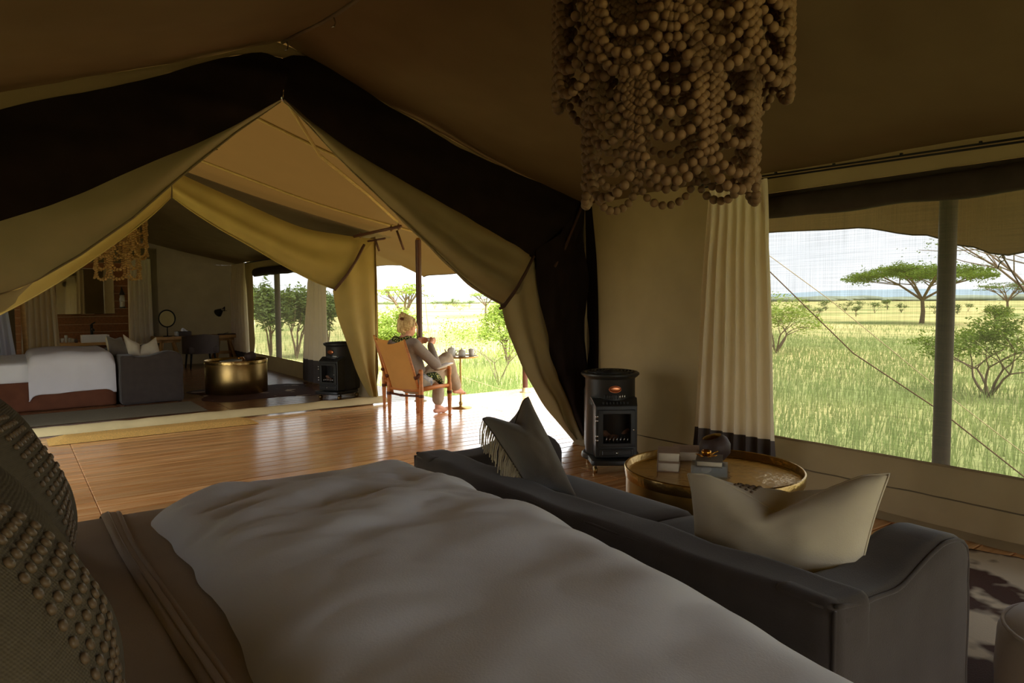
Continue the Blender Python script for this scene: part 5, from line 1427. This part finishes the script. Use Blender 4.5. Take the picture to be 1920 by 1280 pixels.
def acacia(name, label, base, H, R_, seed, leafm, nl=150, ls=.05, lean=(0, 0), thick=.05, tk=1.0):
    rg = random.Random(seed); t = thing(name, label, 'tree', base, group='acacias on the plain')
    br = []; tips = []
    fork = V((lean[0] * H * .3, lean[1] * H * .3, H * .40)); tr = [V((0, 0, -.1)), V((rg.uniform(-.03, .03) * H, rg.uniform(-.03, .03) * H, H * .2)), fork]
    br.append((tr, [H * .045, H * .036, H * .03]))
    n = 6
    for k in range(n):
        a = 2 * pi * k / n + rg.uniform(-.3, .3); q = rg.uniform(.45, .75) * R_; top = V((q * cos(a), q * sin(a), H * rg.uniform(.78, .9)))
        mid_ = fork.lerp(top, .5) + V((0, 0, H * .03)); br.append(([fork, mid_, top], [H * .024, H * .016, H * .010])); tips.append(top)
        for j in range(5):
            b = a + rg.uniform(-.9, .9); q2 = min(R_, q + rg.uniform(-.35, .42) * R_); e = V((q2 * cos(b), q2 * sin(b), H * (rg.uniform(.84, .97) - .10 * (q2 / R_) ** 2))); br.append(([top if j % 2 else mid_, (top if j % 2 else mid_).lerp(e, .6) + V((0, 0, -.01 * H)), e], [H * .010, H * .007, H * .004])); tips.append(e)
    tips.append(V((0, 0, H * .95)))
    g = ([], [])
    for pts, rs in br: g = cat_geo(g, tube(pts, [r * tk for r in rs], 6, False))
    part('trunk', g, M_bark, t)
    lf = part('foliage', leaves(rg, tips, R_ * .25, H * thick, nl, ls * H), leafm, t); lf['kind'] = 'stuff'
    return t


def shrub(name, label, base, H, R_, seed, leafm, nl=40, ls=.05, depth=3, stems=6, rl=.16, cat='bush', group='shrubs on the plain', bark=None, thick=.012, low=0.0):
    rg = random.Random(seed); t = thing(name, label, cat, base, group=group); br = []; tips = []
    for k in range(stems):
        a = 2 * pi * k / stems + rg.uniform(-.4, .4); sp = R_ / H * rg.uniform(.35, 1.0)
        tree_branches(rg, V((0, 0, 0)), V((cos(a) * sp, sin(a) * sp, 1)), H * .42, H * thick * 1.6, depth, br, tips, 0.15)
    zm = max(p.z for p in tips); rm = sorted(sqrt(p.x ** 2 + p.y ** 2) for p in tips)[int(len(tips) * .9)]
    S = Matrix.Diagonal((R_ / rm, R_ / rm, H / zm)); g = ([], [])
    for pts, rs in br: g = (g[0] + [], g[1]) if False else cat_geo(g, tube([S @ p for p in pts], rs, 4, False))
    part('branches', g, bark or M_bark, t)
    if nl:
        tp = [S @ p for p in tips] + [S @ pts[2] for pts, rs in br if rg.random() < .4 and pts[2].z > low * zm]
        lf = part('foliage', leaves(rg, tp, R_ * rl, H * rl * .8, nl, ls * H), leafm, t); lf['kind'] = 'stuff'
    return t


def base_of(u, v):
    p = P(u, v, z=GZ); return p, (p - CO).dot(CF)


def spec_tree(fn, name, label, u, vb, vt, halfpx, seed, leafm, **k):
    b, d = base_of(u, vb); H = (vb - vt) / CAM_F * d; R_ = halfpx / CAM_F * d
    return fn(name, label, (b.x, b.y, GZ), H, R_, seed, leafm, **k)


# seen through the wide mesh window
spec_tree(acacia, 'acacia_tree', 'big umbrella-crowned acacia standing on the plain in the mesh window', 1728, 606, 496, 112, 4, M_leaf, nl=420, ls=.026, thick=.13)
spec_tree(shrub, 'acacia_shrub', 'spreading many-stemmed acacia bush right of the window post', 1852, 745, 592, 125, 9, M_leaf, nl=26, ls=.030, depth=3, stems=5, rl=.20, cat='tree', low=.45)
spec_tree(shrub, 'acacia_shrub', 'leafy acacia bush at the left edge of the mesh window beside the curtain', 1455, 662, 552, 78, 21, M_leafl, nl=18, ls=.032, stems=5, rl=.22, low=.4)
spec_tree(shrub, 'round_bush', 'small dense round bush behind the spreading acacia bush', 1868, 606, 574, 27, 5, M_leaf, nl=30, ls=.07, rl=.3, depth=2)
spec_tree(acacia, 'acacia_tree', 'tall sparse acacia reaching into the mesh window from the right', 1960, 690, 405, 210, 15, M_leafd, nl=22, ls=.012, tk=.45)
spec_tree(acacia, 'acacia_tree', 'distant flat acacia at the right end of the mesh window', 1888, 590, 528, 50, 31, M_leafd, nl=50, ls=.03)
rg = random.Random(5)
spots = [(1508, 584), (1548, 578), (1585, 580), (1612, 576), (1640, 583), (1664, 577), (1690, 582), (1795, 585), (1815, 580), (1752, 584), (1533, 592), (1605, 590)]
where = ['leftmost small dark bush on the plain in the mesh window', 'second small bush from the left on the plain', 'small dark bush below the bluish hill', 'tiny bush just right of the bush below the hill', 'small bush left of the big acacia crown edge', 'tiny far bush under the big acacia crown, left side', 'small bush close left of the big acacia trunk',
         'bush just right of the window post, left one', 'bush just right of the window post, right one', 'small bush half behind the window post', 'lone low bush left in the straw grass', 'lone low bush in the middle of the straw grass']
for (u, v), lb in zip(spots, where):
    spec_tree(shrub, 'far_bush', lb, u, v + 4, v - 10 - rg.uniform(0, 5), rg.uniform(8, 14), int(u), M_leafd, nl=16, ls=.09, depth=1, stems=5, rl=.4)
# seen through the open doors
spec_tree(acacia, 'acacia_tree', 'flat-topped acacia left of the slim brown deck post', 758, 640, 528, 50, 44, M_leafl, nl=60, ls=.020)
spec_tree(acacia, 'acacia_tree', 'small flat acacia close to the tied-back near flap', 911, 592, 546, 36, 45, M_leafl, nl=50, ls=.03)
spec_tree(shrub, 'acacia_shrub', 'pale green bush behind the seated person\'s head', 740, 690, 578, 62, 46, M_leafl, nl=26, ls=.035, rl=.2)
spec_tree(shrub, 'thorn_shrub', 'bare pale thorn shrub behind the tea table', 935, 722, 590, 95, 47, M_leafl, nl=7, ls=.022, rl=.2, depth=4, stems=5, bark=M_barkt, thick=.006)
spec_tree(shrub, 'acacia_shrub', 'leafy bush at the right edge of the door view', 952, 690, 560, 48, 50, M_leafl, nl=20, ls=.03, rl=.22, low=.4)
for k, (u, v, w) in enumerate(((838, 575, 10), (862, 577, 14), (880, 573, 9), (815, 574, 8), (726, 574, 12), (852, 570, 8))):
    spec_tree(shrub, 'far_bush', ('small far bush right of the deck post', 'widest far bush in the middle of the door view', 'far bush right of the widest one in the door view', 'far bush touching the deck post', 'far bush left of the deck post', 'tiny far bush on the horizon in the door view')[k], u, v + 5, v - 9, w, 60 + k, M_leafd, nl=16, ls=.09, depth=1, stems=5, rl=.4)
# seen through the far tent window
spec_tree(shrub, 'acacia_shrub', 'dark many-stemmed acacia left in the far tent window', 508, 672, 535, 42, 71, M_leafd, nl=40, ls=.04, rl=.24, stems=4, depth=3, low=.5)
spec_tree(shrub, 'acacia_shrub', 'dark many-stemmed acacia right of the far window post', 556, 672, 540, 48, 72, M_leafd, nl=40, ls=.04, rl=.24, stems=4, depth=3, low=.5)
spec_tree(shrub, 'acacia_shrub', 'bush close behind the right curtain of the far window', 612, 665, 555, 36, 73, M_leafd, nl=30, ls=.04, rl=.24, low=.4)

# long grass round the deck
rg = random.Random(1); vs, fs = [], []
for k in range(75000):
    if k < 60000: q = rg.random() ** 1.6; x = 4.5 + 24 * q; yv = rg.uniform(-3 - 8 * q, 11 + 22 * q)
    else: q = rg.random() ** 1.4; x = 4.6 + 40 * q; yv = rg.uniform(6, 44)
    if x < 6.5 and YG - .1 < yv < 7.9: continue
    h = rg.uniform(.12, .32) * (1.5 if rg.random() < .05 else 1) * (1 - .45 * q); a = rg.uniform(0, 2 * pi); w = .006 + .010 * q; ln = rg.uniform(.02, .16)
    d = V((cos(a), sin(a), 0)); s = V((-sin(a), cos(a), 0)) * w; b = V((x, yv, GZ)); m_ = b + d * ln * .35 + V((0, 0, h * .6)); e = b + d * ln + V((0, 0, h))
    i = len(vs); vs += [b - s, b + s, m_ + s * .7, m_ - s * .7, e]; fs += [(i, i + 1, i + 2, i + 3), (i + 3, i + 2, i + 4)]
o = link('long_grass', raw_mesh('long_grass', vs, fs, M_grass)); o['kind'] = 'stuff'
tag(o, 'long green and straw grass around the deck', 'grass')
